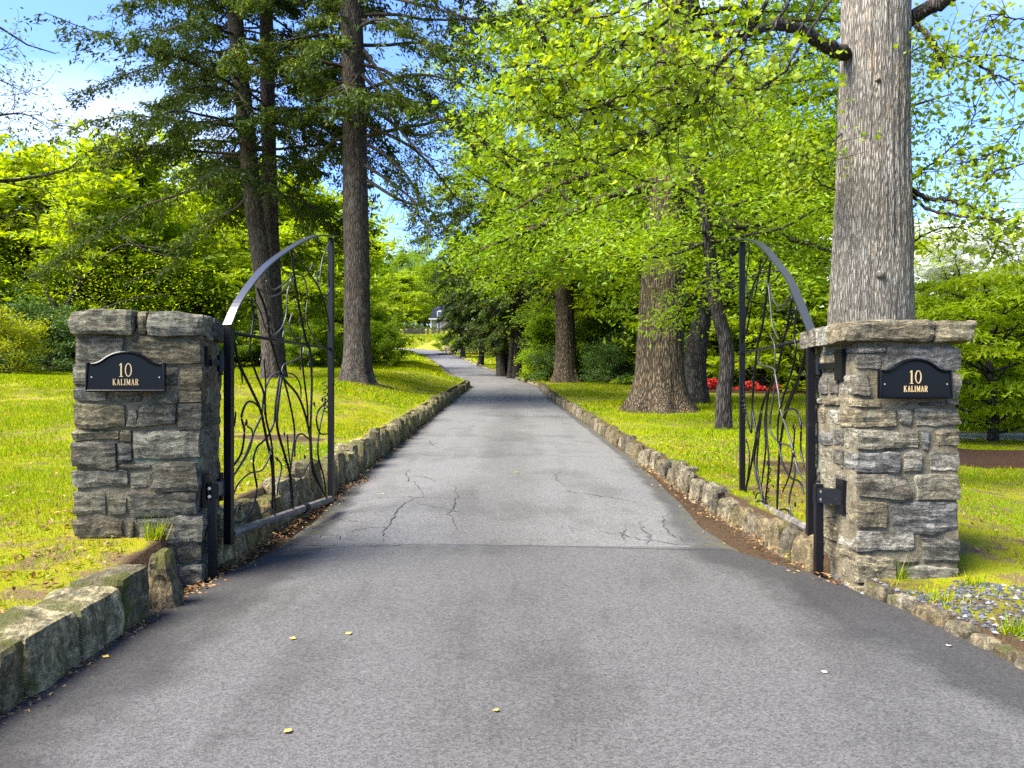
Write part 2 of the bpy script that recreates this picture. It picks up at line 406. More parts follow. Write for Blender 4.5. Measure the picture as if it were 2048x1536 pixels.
MAT['joint'] = MAT['crack']
def crack(pts, wd, name='crack', dz=.006, jit=.012, seed=0, parent=drive):
    rng = np.random.default_rng(seed)
    G = catmull(np.array([ground_px(*q) for q in pts]), 8); n = len(G)
    G = G + rng.normal(0, jit, G.shape)*np.array([1, 2.0])
    T = np.gradient(G, axis=0); Nn = np.stack([-T[:, 1], T[:, 0]], -1); Nn /= np.linalg.norm(Nn, axis=1, keepdims=True)+1e-9
    ww = wd*(.35+.9*rng.random(n))*np.sin(np.linspace(.25, np.pi-.25, n))
    Lp = G+Nn*ww[:, None]; Rp = G-Nn*ww[:, None]
    def cam_z(Q):
        t = np.clip((Q[:, 0]-gl(Q[:, 1]))/(gr(Q[:, 1])-gl(Q[:, 1])), 0, 1)
        return zc(Q[:, 1])+.004+.02*(1-(2*t-1)**2)+dz
    V = np.empty((n, 2, 3)); V[:, 0, :2] = Lp; V[:, 1, :2] = Rp; V[:, 0, 2] = cam_z(Lp); V[:, 1, 2] = cam_z(Rp)
    a = Acc(); a.add(V.reshape(-1, 3), grid_faces(n, 2)); return part(name, a, MAT['crack'], parent)
for k, c in enumerate([[(764, 1090), (775, 1060), (800, 1020), (820, 1005), (846, 996)], [(846, 996), (835, 975), (812, 955), (820, 940)],
    [(820, 955), (850, 958), (880, 972)], [(740, 1000), (800, 998), (860, 1000), (960, 1000)], [(1278, 1045), (1290, 1065), (1299, 1080), (1293, 1095)],
    [(1253, 1062), (1243, 1075), (1258, 1090)], [(1190, 1070), (1240, 1075), (1330, 1090), (1420, 1098)], [(1060, 914), (1120, 915), (1250, 917)],
    [(1000, 915), (940, 916), (850, 912), (790, 908)], [(880, 900), (862, 890), (860, 882)], [(1050, 872), (1120, 876), (1190, 877)], [(830, 1010), (900, 1025), (940, 1030)],
    [(945, 846), (1010, 848), (1080, 846)], [(690, 1070), (720, 1062), (760, 1060), (800, 1066)], [(1100, 985), (1150, 990), (1230, 1000), (1290, 1012)], [(1335, 1030), (1325, 1050), (1345, 1075), (1390, 1085)], [(905, 975), (915, 1000), (900, 1030), (910, 1065)], [(620, 1082), (660, 1074), (700, 1083)], [(1120, 945), (1110, 960), (1130, 975)], [(660, 1040), (700, 1045), (745, 1048)]]):
    crack(c, .0052, seed=k)
jn = crack([(575, 1092), (700, 1096), (850, 1099), (1000, 1101), (1200, 1104), (1470, 1106)], .016, 'seam', .013, .004, 40)

# ------------------------------------------------------------------ stone
STC = [(.085, .074, .055), (.110, .098, .074), (.125, .110, .078), (.062, .056, .044), (.095, .078, .048), (.135, .122, .096), (.078, .074, .066), (.125, .103, .062)]
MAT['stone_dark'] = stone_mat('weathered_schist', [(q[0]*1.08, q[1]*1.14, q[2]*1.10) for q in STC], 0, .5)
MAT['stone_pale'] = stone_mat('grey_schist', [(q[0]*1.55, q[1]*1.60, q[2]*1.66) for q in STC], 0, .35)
MAT['kerb'] = stone_mat('kerb_stone', [(q[0]*1.35, q[1]*1.28, q[2]*1.1) for q in STC[:6]], .32, .4, layer=(30, 12, 8))
MAT['kerb_moss'] = stone_mat('mossy_kerb_stone', [(q[0]*1.75, q[1]*1.65, q[2]*1.15) for q in STC[:6]], .6, .4, layer=(28, 14, 8))
def mortar_mat():
    m = M('lime_mortar'); g = N(m)
    v = g.n('ShaderNodeTexCoord').outputs['Object']
    a = g.noise(v, 9, 6, .7); b = g.noise(v, 60, 4, .7)
    col = g.ramp(a, [(.3, (.06, .05, .032)), (.5, (.14, .118, .075)), (.7, (.20, .172, .118))])
    col = g.mix(g.math('MULTIPLY', g.fr(g.noise(v, 3.1, 5, .6), .54, .66), .6), col, (.12, .17, .125))
    g.out(g.bsdf(col, .95, g.bump(g.math('ADD', a, b), .8, .02), spec=.1)); return m
MAT['mortar'] = mortar_mat()

def rock_box(c, half, rnd=.02, amp=.012, seed=0, n=(5, 4, 4), ledge=.0, taper=None, skew=0):
    """rounded rough block: returns vertices and faces"""
    half = np.asarray(half, float); c = np.asarray(c, float)
    r = min(rnd, half.min()*.8); Vs = []; Fs = []; o = 0
    for ax in range(3):
        u, v = [(1, 2), (2, 0), (0, 1)][ax]
        nu, nv = n[u]+1, n[v]+1
        for sgn in (-1, 1):
            a, b = np.meshgrid(np.linspace(-1, 1, nu), np.linspace(-1, 1, nv), indexing='ij')
            p = np.zeros((nu, nv, 3)); p[..., ax] = sgn; p[..., u] = a; p[..., v] = b
            Vs.append(p.reshape(-1, 3)); Fs.append(grid_faces(nu, nv, sgn < 0)+o); o += nu*nv
    p = np.concatenate(Vs)*half
    q = np.clip(p, -(half-r), half-r); d = p-q; ln = np.linalg.norm(d, axis=1, keepdims=True)
    d = d/np.maximum(ln, 1e-9); p = q+d*np.minimum(ln, r)
    w0 = p*1.0
    s = seed*7.13
    disp = amp*(vnoise(w0*7+s, 1)*.9+vnoise(w0*19+s, 2)*.6+vnoise(w0*45+s, 3)*.3)
    if ledge: disp += ledge*vnoise(np.stack([w0[:, 0]*5, w0[:, 1]*5, w0[:, 2]*42], -1)+s, 4)
    p = p+d*disp[:, None]
    # irregular corners
    p[:, 0] += half[0]*.10*vnoise(np.stack([w0[:, 2]/half[2]*.7+s, w0[:, 0]/half[0]*.6, w0[:, 0]*0], -1), 5)*(amp > .004)
    p[:, 2] += half[2]*.14*vnoise(np.stack([w0[:, 0]/half[0]*.9+s, w0[:, 2]/half[2]*.6, w0[:, 0]*0], -1), 6)*(amp > .004)
    if taper is not None: p[:, 0] *= 1-taper*(p[:, 2]/half[2]*.5+.5); p[:, 1] *= 1-.5*taper*(p[:, 2]/half[2]*.5+.5)
    if skew: p[:, 0] += skew*(p[:, 2]+half[2])
    return p+c, np.concatenate(Fs)

class Frame:
    def __init__(s, o, th): s.o = np.asarray(o, float); s.c, s.s = math.cos(th), math.sin(th)
    def __call__(s, V):
        V = np.asarray(V, float); return np.stack([V[:, 0]*s.c-V[:, 1]*s.s, V[:, 0]*s.s+V[:, 1]*s.c, V[:, 2]], -1)

def pillar(label, fl, fr, depth, zbase, ztop, zcap0, rects, side_in, caps, mat, seed, inner):
    """fl / fr: world x, y of the front left and front right corners; local x along the front, y into the pillar"""
    rng = np.random.default_rng(seed)
    wv = np.array(fr)-np.array(fl); Wd = float(np.hypot(*wv)); th = math.atan2(wv[1], wv[0])
    org = np.array([fl[0], fl[1], zbase])
    root = empty('stone_pillar', org, label, 'pillar'); root.rotation_euler = (0, 0, th)
    H = zcap0-zbase
    a = Acc(); V, Fq = rock_box((Wd/2, depth/2, (H-.0)/2-.05), (Wd/2-.002, depth/2-.002, H/2+.06), .02, .009, seed, (10, 9, 18)); a.add(V, Fq)
    part('mortar', a, MAT['mortar'], root)
    k = 0
    def stone(x0, x1, y0, y1, z0, z1, rr=.011, am=.012):
        nonlocal k; k += 1
        sz = np.array([x1-x0, y1-y0, z1-z0])
        n = tuple(int(np.clip(round(v/.024), 3, 14)) for v in sz)
        a = Acc(); V, Fq = rock_box(((x0+x1)/2, (y0+y1)/2, (z0+z1)/2), sz/2, min(rr, sz.min()*.4), min(am, sz.min()*.2), seed*100+k, n, .008)
        a.add(V, Fq); return part('stone', a, mat, root)
    corner_in = []; corner_out = []
    for (x0, x1, z0, z1) in rects:
        pr = rng.uniform(.010, .024)
        cr_ = x1 > Wd-.03; cl = x0 < .03
        dp = rng.uniform(.15, .30) if (cr_ or cl) else .12
        stone(x0-(.02 if cl else 0), x1+(.02 if cr_ else 0), -pr, dp, z0, z1)
        if cr_: corner_in.append((z0, z1, dp))
        if cl: corner_out.append((z0, z1, dp))
    # the two sides and the back
    for side, lst in ((1, corner_in), (0, corner_out)):
        lst = sorted(lst)
        for (z0, z1, dp) in lst:
            y = dp+.025
            while y < depth-.05:
                y1 = min(depth+.015, y+rng.uniform(.12, .26))
                if depth-y1 < .1: y1 = depth+.015
                za, zb = z0+rng.uniform(0, .012), z1-rng.uniform(0, .012)
                x0, x1 = (Wd-.10, Wd+rng.uniform(.012, .03)) if side else (-rng.uniform(.012, .03), .10)
                if zb-za > .15 and rng.random() < .5:
                    zm_ = (za+zb)/2+rng.uniform(-.02, .02); stone(x0, x1, y, y1, za, zm_-.012); stone(x0, x1, y, y1, zm_+.012, zb)
                else: stone(x0, x1, y, y1, za, zb)
                y = y1+.022
    z = .0
    while z < H-.05:
        z1 = min(H, z+rng.uniform(.1, .18)); x = .11
        while x < Wd-.13:
            x1 = min(Wd-.11, x+rng.uniform(.14, .3)); stone(x, x1, depth-.1, depth+.02, z, z1-.02); x = x1+.02
        z = z1
    for (x0, x1, y0, y1) in caps:
        sz = np.array([x1-x0, y1-y0, ztop-zcap0]); k += 1
        a = Acc(); V, Fq = rock_box(((x0+x1)/2, (y0+y1)/2, H+sz[2]/2), sz/2, .018, .012, seed*100+k, tuple(int(np.clip(round(v/.026), 3, 16)) for v in sz), .009)
        a.add(V, Fq); part('cap_stone', a, mat, root)
    return root, Wd, th, org

def zpx(py, Y): return EYE+(HOR-py)*Y/F0
# left pillar: stones traced on its front face
LY = 4.63
LFL, LFR = (-2.505, 4.58), (-1.857, 4.68)
lz0 = .12
rows_l = [(145,240,372,362),(416,240,775,378),(135,382,205,488),(592,384,660,500),(668,388,770,508),(135,494,290,570),(300,527,465,574),(505,530,655,578),(662,514,770,575),
 (140,582,383,703),(391,612,444,703),(456,582,652,690),(660,582,762,718),(130,712,348,768),(358,716,412,774),(422,720,762,868),(345,788,414,884),(130,780,338,908),
 (128,926,394,1003),(352,890,518,915),(410,932,514,1010),(526,886,742,1034),(120,1022,280,1140),(287,1058,392,1148),(402,1042,745,1160),
 (120,1172,368,1262),(396,1180,428,1270),(450,1166,770,1298),(130,1275,380,1400),(650,1312,765,1400),(420,1312,640,1440),(660,1410,770,1520),(140,1410,400,1520)]
WL = .67
def crop_rects(rows, cx0, cx1, Wd, sx, oy, Y, zb):
    out = []
    for (x0, y0, x1, y1) in rows:
        a = (x0-cx0)/(cx1-cx0)*Wd; b = (x1-cx0)/(cx1-cx0)*Wd
        out.append((max(a, 0), min(b, Wd), zpx(oy+y1/sx, Y)-zb, zpx(oy+y0/sx, Y)-zb))
    return out
rl = crop_rects(rows_l, 130, 765, WL, 2.56, 580, LY, lz0)
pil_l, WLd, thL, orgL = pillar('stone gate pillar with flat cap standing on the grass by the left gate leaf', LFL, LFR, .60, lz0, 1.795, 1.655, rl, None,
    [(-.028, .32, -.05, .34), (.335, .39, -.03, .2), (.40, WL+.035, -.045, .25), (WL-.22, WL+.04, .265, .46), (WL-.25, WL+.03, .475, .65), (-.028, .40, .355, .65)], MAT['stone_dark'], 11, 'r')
RFL, RFR = (2.013, 4.62), (2.577, 4.62)
rz0 = -.05
rows_r = [(290,240,425,268),(290,274,402,354),(432,240,800,364),(745,372,800,545),(285,372,330,484),(288,502,392,545),(505,516,573,538),(600,522,736,540),(285,556,490,650),(496,566,555,645),(570,552,800,648),
 (285,664,598,764),(616,660,656,770),(690,656,800,748),(285,776,494,884),(516,782,614,880),(652,772,803,880),(285,896,543,1014),(586,898,798,1024),
 (285,1036,428,1168),(456,1036,796,1195),(285,1178,574,1285),(616,1222,792,1350),(500,1312,600,1350),(285,1306,484,1450),(530,1372,792,1440),(290,1470,520,1600),(540,1460,796,1600)]
rr_ = crop_rects(rows_r, 285, 800, .564, 2.56, 600, 4.62, rz0)
# mirror so that the inner side (left) uses the same routine
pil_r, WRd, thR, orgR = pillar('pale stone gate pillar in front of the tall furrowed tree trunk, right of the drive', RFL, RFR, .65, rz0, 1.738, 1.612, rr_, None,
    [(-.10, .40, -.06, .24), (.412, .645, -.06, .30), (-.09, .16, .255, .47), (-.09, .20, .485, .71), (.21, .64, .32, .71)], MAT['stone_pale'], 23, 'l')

# ------------------------------------------------------------------ address plaques
MAT['black_paint'] = M('black_paint'); _g = N(MAT['black_paint']); _g.out(_g.bsdf((.0025, .003, .004), .22, spec=.16))
MAT['gold'] = M('gold_paint'); _g = N(MAT['gold']); _g.out(_g.bsdf((.42, .30, .14), .45))
MAT['steel'] = M('zinc_screw'); _g = N(MAT['steel']); _g.out(_g.bsdf((.45, .42, .36), .4, metal=.8))
def outline(Wp):
    half = [(0, .555), (.06, .552), (.11, .542), (.16, .526), (.21, .503), (.25, .479), (.285, .451), (.32, .425), (.355, .408), (.39, .398), (.43, .394), (.5, .394)]
    R_ = [(.5, 0)]+half[::-1]; L_ = [(-x, z) for x, z in half[1:]]+[(-.5, 0)]
    return np.array(R_+L_)*Wp
def prism(a, pts, y0, y1, inset=0):
    n = len(pts); V = np.concatenate([np.stack([pts[:, 0], np.full(n, y0), pts[:, 1]], -1), np.stack([pts[:, 0], np.full(n, y1), pts[:, 1]], -1)])
    i = np.arange(n); j = (i+1) % n
    a.add(V, [np.stack([i, j, j+n, i+n], -1), np.arange(n)[None, ::-1], (np.arange(n)+n)[None]])
def inset(pts, d):
    T = np.roll(pts, -1, 0)-np.roll(pts, 1, 0); T /= np.linalg.norm(T, axis=1, keepdims=True)
    q = pts+np.stack([-T[:, 1], T[:, 0]], -1)*d
    return q
GL = {  # strokes of narrow serif capitals on a unit-high cell: (x0,z0,x1,z1,width)
 '1': (.34, [(.19, 0, .19, 1, .11), (.05, 0, .33, 0, .045), (.06, .84, .19, .97, .06)]),
 '0': None,
 'K': (.62, [(.12, 0, .12, 1, .11), (.02, 0, .24, 0, .05), (.02, 1, .24, 1, .05), (.15, .42, .5, 1, .055), (.26, .58, .52, 0, .11), (.42, 0, .62, 0, .05), (.40, 1, .60, 1, .05)]),
 'A': (.62, [(.10, 0, .30, 1, .055), (.30, 1, .52, 0, .11), (.17, .32, .44, .32, .05), (.02, 0, .20, 0, .05), (.42, 0, .62, 0, .05)]),
 'L': (.50, [(.12, 0, .12, 1, .11), (.02, 1, .24, 1, .05), (.02, 0, .46, 0, .055), (.46, 0, .46, .26, .05)]),
 'I': (.28, [(.14, 0, .14, 1, .11), (.03, 0, .25, 0, .05), (.03, 1, .25, 1, .05)]),
 'M': (.76, [(.11, 0, .11, 1, .055), (.13, 1, .37, .08, .11), (.37, .08, .62, 1, .055), (.64, 0, .64, 1, .11), (.02, 0, .2, 0, .05), (.54, 0, .74, 0, .05), (.02, 1, .15, 1, .05), (.62, 1, .74, 1, .05)]),
 'R': (.62, [(.12, 0, .12, 1, .11), (.02, 0, .24, 0, .05), (.04, 1, .34, 1, .055), (.34, 1, .47, .88, .08), (.47, .9, .47, .62, .10), (.47, .64, .34, .5, .08), (.14, .5, .34, .5, .05), (.30, .5, .52, 0, .11), (.46, 0, .62, 0, .05)]),
}
def glyph(a, ch, x, z, h, y, sx=1.0, bold=1.0):
    if ch == '0':
        th_ = np.linspace(0, 2*np.pi, 29)[:-1]; wd = .5*sx*h
        o_ = np.stack([x+wd/2+wd/2*np.cos(th_), z+h/2+h/2*1.02*np.sin(th_)], -1); i_ = np.stack([x+wd/2+(wd/2-.09*h*bold*sx)*np.cos(th_), z+h/2+(h/2-.05*h)*np.sin(th_)], -1)
        n = len(th_); pts = np.concatenate([o_, i_]); V = np.concatenate([np.stack([pts[:, 0], np.full(2*n, yy), pts[:, 1]], -1) for yy in (y-.003, y)])
        k = np.arange(n); j = (k+1) % n
        a.add(V, np.concatenate([np.stack([k, j, j+n, k+n], -1), np.stack([k, k+2*n, j+2*n, j], -1), np.stack([k+n, j+n, j+3*n, k+3*n], -1)])); return wd
    wcell, st = GL[ch]
    for e, (x0, z0, x1, z1, wd) in enumerate(st):
        A = np.array([x+x0*sx*h, z+z0*h]); B = np.array([x+x1*sx*h, z+z1*h]); d = (B-A)/np.linalg.norm(B-A); nn = np.array([-d[1], d[0]])*wd*h*.5*bold
        pts = np.array([A-nn, B-nn, B+nn, A+nn]); yy = y-.003-.00012*e
        V = np.concatenate([np.stack([pts[:, 0], np.full(4, q), pts[:, 1]], -1) for q in (yy, y)])
        a.add(V, np.array([(0, 1, 2, 3), (0, 4, 5, 1), (1, 5, 6, 2), (2, 6, 7, 3), (3, 7, 4, 0)]))
    return wcell*sx*h
def plaque(label, org, th, xc_, zb, Wp, yf):
    fr_ = Frame((0, 0, 0), th); p0 = fr_(np.array([[xc_, yf, 0]]))[0]
    root = empty('address_plaque', (org[0]+p0[0], org[1]+p0[1], zb), label, 'plaque', 'address plaques on the gate pillars'); root.rotation_euler = (0, 0, th)
    o = outline(Wp); a = Acc(); prism(a, o, -.022, 0); part('backing', a, MAT['black_paint'], root)
    # raised moulded rim
    a = Acc(); q0, q1, q2, q3 = inset(o, .002), inset(o, .009), inset(o, .016), inset(o, .020); n = len(o)
    rings = [(q0, -.0222), (q0, -.030), (q1, -.034), (q2, -.030), (q3, -.0222)]
    V = np.concatenate([np.stack([q[:, 0], np.full(n, y), q[:, 1]], -1) for q, y in rings])
    i = np.arange(n); j = (i+1) % n
    a.add(V, np.concatenate([np.stack([i+k*n, j+k*n, j+(k+1)*n, i+(k+1)*n], -1) for k in range(4)])); part('rim', a, MAT['black_paint'], root)
    a = Acc(); h = .177*Wp; x = -.088*Wp
    x += glyph(a, '1', x, .209*Wp, h, -.0222, .95, .95)+.022*Wp; glyph(a, '0', x, .209*Wp, h, -.0222, .98, .85)
    part('house_number', a, MAT['gold'], root)
    h = .078*Wp; adv = sum(GL[c][0] for c in 'KALIMAR')*h*.86; gap = (.325*Wp-adv)/6; x = -.1625*Wp; a = Acc()
    for c in 'KALIMAR': x += glyph(a, c, x, .0965*Wp, h, -.0222, .86, 1.15)+gap
    part('street_name', a, MAT['gold'], root)
    for sx in (-.425, .425):
        a = Acc(); V, Fs = tube([(sx*Wp, -.0222, .2*Wp), (sx*Wp, -.0262, .2*Wp)], .0045, 10); a.add(V, Fs); part('screw', a, MAT['steel'], root)
    return root
sL = F0/4.62
plaque('black arched plaque reading 10 KALIMAR on the mossy left pillar', orgL, thL, (370-130)/(765-130)*WL+.005+.027, zpx(784.5, LY), .43, -.036)
plaque('black arched plaque reading 10 KALIMAR on the pale right pillar', orgR, thR, (558-285)/515*.564, zpx(797.5, 4.6), .42, -.036)
# ------------------------------------------------------------------ stone kerbs
def kerb_run(root, side, y0, y1, mat, wr, hr, thick, seed, lean=.0, uniq=10.0):
    rng = np.random.default_rng(seed); y = y0; k = 0; lo = root.location
    protos = []
    for q in range(9):
        a = Acc(); V, Fq = rock_box((0, 0, 0), (.5, .5, .5), .16, .07, seed*50+q, (4, 4, 4), 0, taper=.25); a.add(V, Fq)
        me = a.mesh('kerb_block', mat); protos.append(me)
    while y < y1:
        far = np.interp(y, [5, 30], [1, 1.25])
        wd = rng.uniform(*wr)*far; h = rng.uniform(*hr)*np.interp(y, [5, 12, 30], [1, .95, .8]); t = rng.uniform(*thick)
        if rng.random() < .1: h *= 1.25
        ym = y+wd/2; xe = float(xl(ym)) if side < 0 else float(xr(ym))
        slope = (float(xl(ym+.3)) - float(xl(ym-.3)))/.6 if side < 0 else (float(xr(ym+.3))-float(xr(ym-.3)))/.6
        xc_ = xe+side*(t/2-.03)+rng.normal(0, .018); zb = float(zc(ym))-.07
        k += 1
        if y < uniq:
            a = Acc(); V, Fq = rock_box((0, 0, h/2+.035), (t/2, wd/2*1.02, h/2+.035), .035, .02, seed*31+k, (5, 6, 7), .004, taper=rng.uniform(.05, .4))
            V[:, 1] += (rng.normal(0, .18)+lean)*(V[:, 2]); a.add(V, Fq); o = link('stone', a.mesh('stone', mat), root); o.rotation_euler = (0, 0, rng.normal(0, .08)-math.atan(slope))
        else:
            o = link('stone', protos[rng.integers(9)], root); o.scale = (t, wd*1.06, h+.07)
            o.rotation_euler = (rng.normal(0, .10)+lean*.6, rng.normal(0, .05), rng.normal(0, .12)-math.atan(slope)); zb += h/2+.035
        o.location = (xc_-lo.x, ym-lo.y, zb-lo.z)
        y += wd+rng.uniform(.0, .02)
# big blocks at the left front
rt = empty('stone_kerb', (-1.95, 2.6, float(zc(2.6))), 'low mossy kerb of big flat blocks at the bottom left of the photo, before the pillar', 'kerb')
bl = [(.9, 1.75), (1.76, 2.35), (2.36, 2.9)]
bq = [ground_px(x, y)[1] for x, y in ((0, 1440), (58, 1403), (168, 1330), (254, 1272), (308, 1236))]
bl += [(bq[i]+.006, bq[i+1]-.006) for i in range(4)]
for k, (y0, y1) in enumerate(bl):
    a = Acc(); ym = (y0+y1)/2; xe = float(xl(ym)); hh = .255+.016*math.sin(k*2.3); zb = float(zc(ym))
    V, Fq = rock_box((xe-.115, ym, zb+hh/2-.04), (.135, (y1-y0)/2+.002, hh/2+.04), .032, .017, 700+k, (8, 14, 11), .006); V[:, 0] += .02-.06*(V[:, 2]-zb); V[:, 2] += (V[:, 1]-ym)*.043; a.add(V, Fq)
    part('stone', a, MAT['kerb_moss'], rt, origin=rt.location)
gx, gy = ground_px(342, 1222); a = Acc()
V, Fq = rock_box((0, 0, .12), (.095, .075, .19), .04, .03, 771, (7, 7, 11), .008, taper=.55); V += np.array([gx-.05, gy+.05, float(zc(gy))]); V[:, 0] -= .05*(V[:, 2]-zc(gy)); a.add(V, Fq)
solo('upright_stone', a, MAT['kerb'], (gx, gy, float(zc(gy))))
tag(bpy.data.objects['upright_stone'], 'pointed upright stone beside the foot of the left gate pillar', 'stone')
rt = empty('stone_kerb', (-1.9, 5.2, float(zc(5.2))), 'mossy dry stone kerb along the left lawn behind the open left gate leaf', 'kerb')
kerb_run(rt, -1, 5.10, 34.5, MAT['kerb_moss'], (.22, .44), (.27, .36), (.2, .28), 5)
rt = empty('stone_kerb', (1.9, 5.2, float(zc(5.2))), 'pale slanting stone kerb along the right lawn under the right gate leaf', 'kerb')
kerb_run(rt, 1, 5.05, 33.5, MAT['kerb'], (.16, .36), (.13, .23), (.12, .2), 6, lean=-.12)
for sd_, lab in ((-1, 'pale far kerb line on the left of the drive beyond the bend'), (1, 'pale far kerb line on the right of the drive beyond the bend')):
    e_ = xl if sd_ < 0 else xr; rt = empty('stone_kerb', (float(e_(38)), 38, float(zc(38))), lab, 'kerb')
    kerb_run(rt, sd_, 35, 95, MAT['kerb'], (.7, 1.2), (.10, .16), (.3, .4), 9, uniq=0)
# low edging at the right front
rt = empty('stone_edging', (2.1, 4.0, float(zc(4))), 'low broken edging stones at the right front, below the gravel', 'edging')
rng = np.random.default_rng(8); y = 4.5
while y > 1.6:
    ln_ = rng.uniform(.10, .24); xe = float(xr(y-ln_/2)); a = Acc()
    V, Fq = rock_box((0, 0, 0), (.05, ln_/2, .05), .025, .012, int(y*100), (4, 5, 4), 0); V[:, 0] += -(V[:, 1])*(float(xr(y-ln_))-float(xr(y)))/ln_; V += np.array([xe+.03, y-ln_/2, float(zc(y))+.015]); a.add(V, Fq)
    part('stone', a, MAT['kerb'], rt, origin=rt.location); y -= ln_+rng.uniform(.0, .06)
# a low stone wall far up at the fork and the retaining wall below the house
def wall_far(label, pts, h, t, n, seed, cat='wall'):
    rt = empty('stone_wall', (pts[0][0], pts[0][1], float(gz(pts[0][0], pts[0][1]))), label, cat); rng = np.random.default_rng(seed)
    Q = np.array([[np.interp(s, np.linspace(0, 1, len(pts)), [p[i] for p in pts]) for i in (0, 1)] for s in np.linspace(0, 1, n+1)])
    L_ = np.hypot(*(Q[1]-Q[0]))
    a = Acc(); 
    for i in range(n):
        m = (Q[i]+Q[i+1])/2; d = Q[i+1]-Q[i]; zb = float(gz(m[0], m[1])); rows = 3; 
        for r_ in range(rows):
            V, Fq = rock_box((0, 0, 0), (L_/2*rng.uniform(.9, 1.05), t/2, h/rows/2), .06, .05, seed+i*7+r_, (3, 2, 2)); ang = math.atan2(d[1], d[0]); V = Frame((0, 0, 0), ang)(V)
            a.add(V+np.array([m[0]+rng.normal(0, .05), m[1], zb+h/rows*(r_+.5)-.05]), Fq)
    o = part('stones', a, MAT['kerb'], rt, origin=rt.location); o['kind'] = 'stuff'
wall_far('low stone wall at the far fork of the drive under the white shrub', [P(888, 703, 104)[:2], P(925, 703, 103)[:2], P(985, 703, 104)[:2]], .85, .5, 14, 60)
wall_far('dark retaining wall across the far lawn below the house', [P(806, 668, 176)[:2], P(850, 668, 178)[:2], P(935, 668, 180)[:2]], 1.35, .5, 16, 61)

# ------------------------------------------------------------------ iron gate leaves
def iron_mat():
    m = M('black_iron'); g = N(m); v = g.n('ShaderNodeTexCoord').outputs['Object']
    a = g.noise(v, 22, 5, .7); col = g.mix(g.fr(a, .58, .72), (.004, .004, .005), (.018, .013, .009))
    g.out(g.bsdf(col, .38, g.bump(a, .3, .003), spec=.22)); return m
MAT['iron'] = iron_mat()
def rail_mat():
    m = M('weathered_rail'); g = N(m); v = g.n('ShaderNodeTexCoord').outputs['Object']
    a = g.noise(v, 14, 6, .7); col = g.ramp(a, [(.35, (.035, .03, .026)), (.55, (.10, .082, .066)), (.72, (.2, .18, .15))])
    g.out(g.bsdf(col, .7, g.bump(a, .4, .004))); return m
MAT['rail'] = rail_mat()
MAT['grey_rod'] = M('rubbed_iron'); _g = N(MAT['grey_rod']); _g.out(_g.bsdf((.028, .027, .024), .42, spec=.4))

class Plane:
    def __init__(s, h, l): s.h = np.array(h, float); d = np.array(l, float)-s.h; s.len = float(np.hypot(*d)); s.u = d/s.len
    def __call__(s, px, py, off=0.0):
        dx = (px-1024)/F0; t = (s.h[0]-dx*s.h[1])/(dx*s.u[1]-s.u[0]); x = s.h[0]+t*s.u[0]; y = s.h[1]+t*s.u[1]
        return np.array([x-off*s.u[1], y+off*s.u[0], EYE+(HOR-py)/F0*y])
    def at(s, t, z, off=0.0): return np.array([s.h[0]+t*s.u[0]-off*s.u[1], s.h[1]+t*s.u[1]+off*s.u[0], z])
def bar(pl, t0, t1, z0, z1, dep, off=0):
    V, Fq = box(t0, t1, off-dep/2, off+dep/2, z0, z1)
    W_ = np.array([pl.at(v[0], v[2], v[1]) for v in V]); return W_, Fq
def leaf_shape(pl, c, s, rot, off):
    ang = np.array([90, 60, 40, 10, -20, -55, -90, -125, -160, 170, 140, 120]); rad = np.array([1, .45, .8, .4, .7, .35, .5, .35, .7, .4, .8, .45])
    p = np.stack([rad*np.cos(np.radians(ang)+rot), rad*np.sin(np.radians(ang)+rot)], -1)*s
    t0 = np.dot(c[:2]-pl.h, pl.u); Vs = []
    for o_ in (off-.003, off+.003):
        Vs += [pl.at(t0+q[0], c[2]+q[1], o_+.25*abs(q[0])) for q in p]
    n = len(p); i = np.arange(n); j = (i+1) % n
    return np.array(Vs), [np.stack([i, j, j+n, i+n], -1), i[None, ::-1], (i+n)[None]]
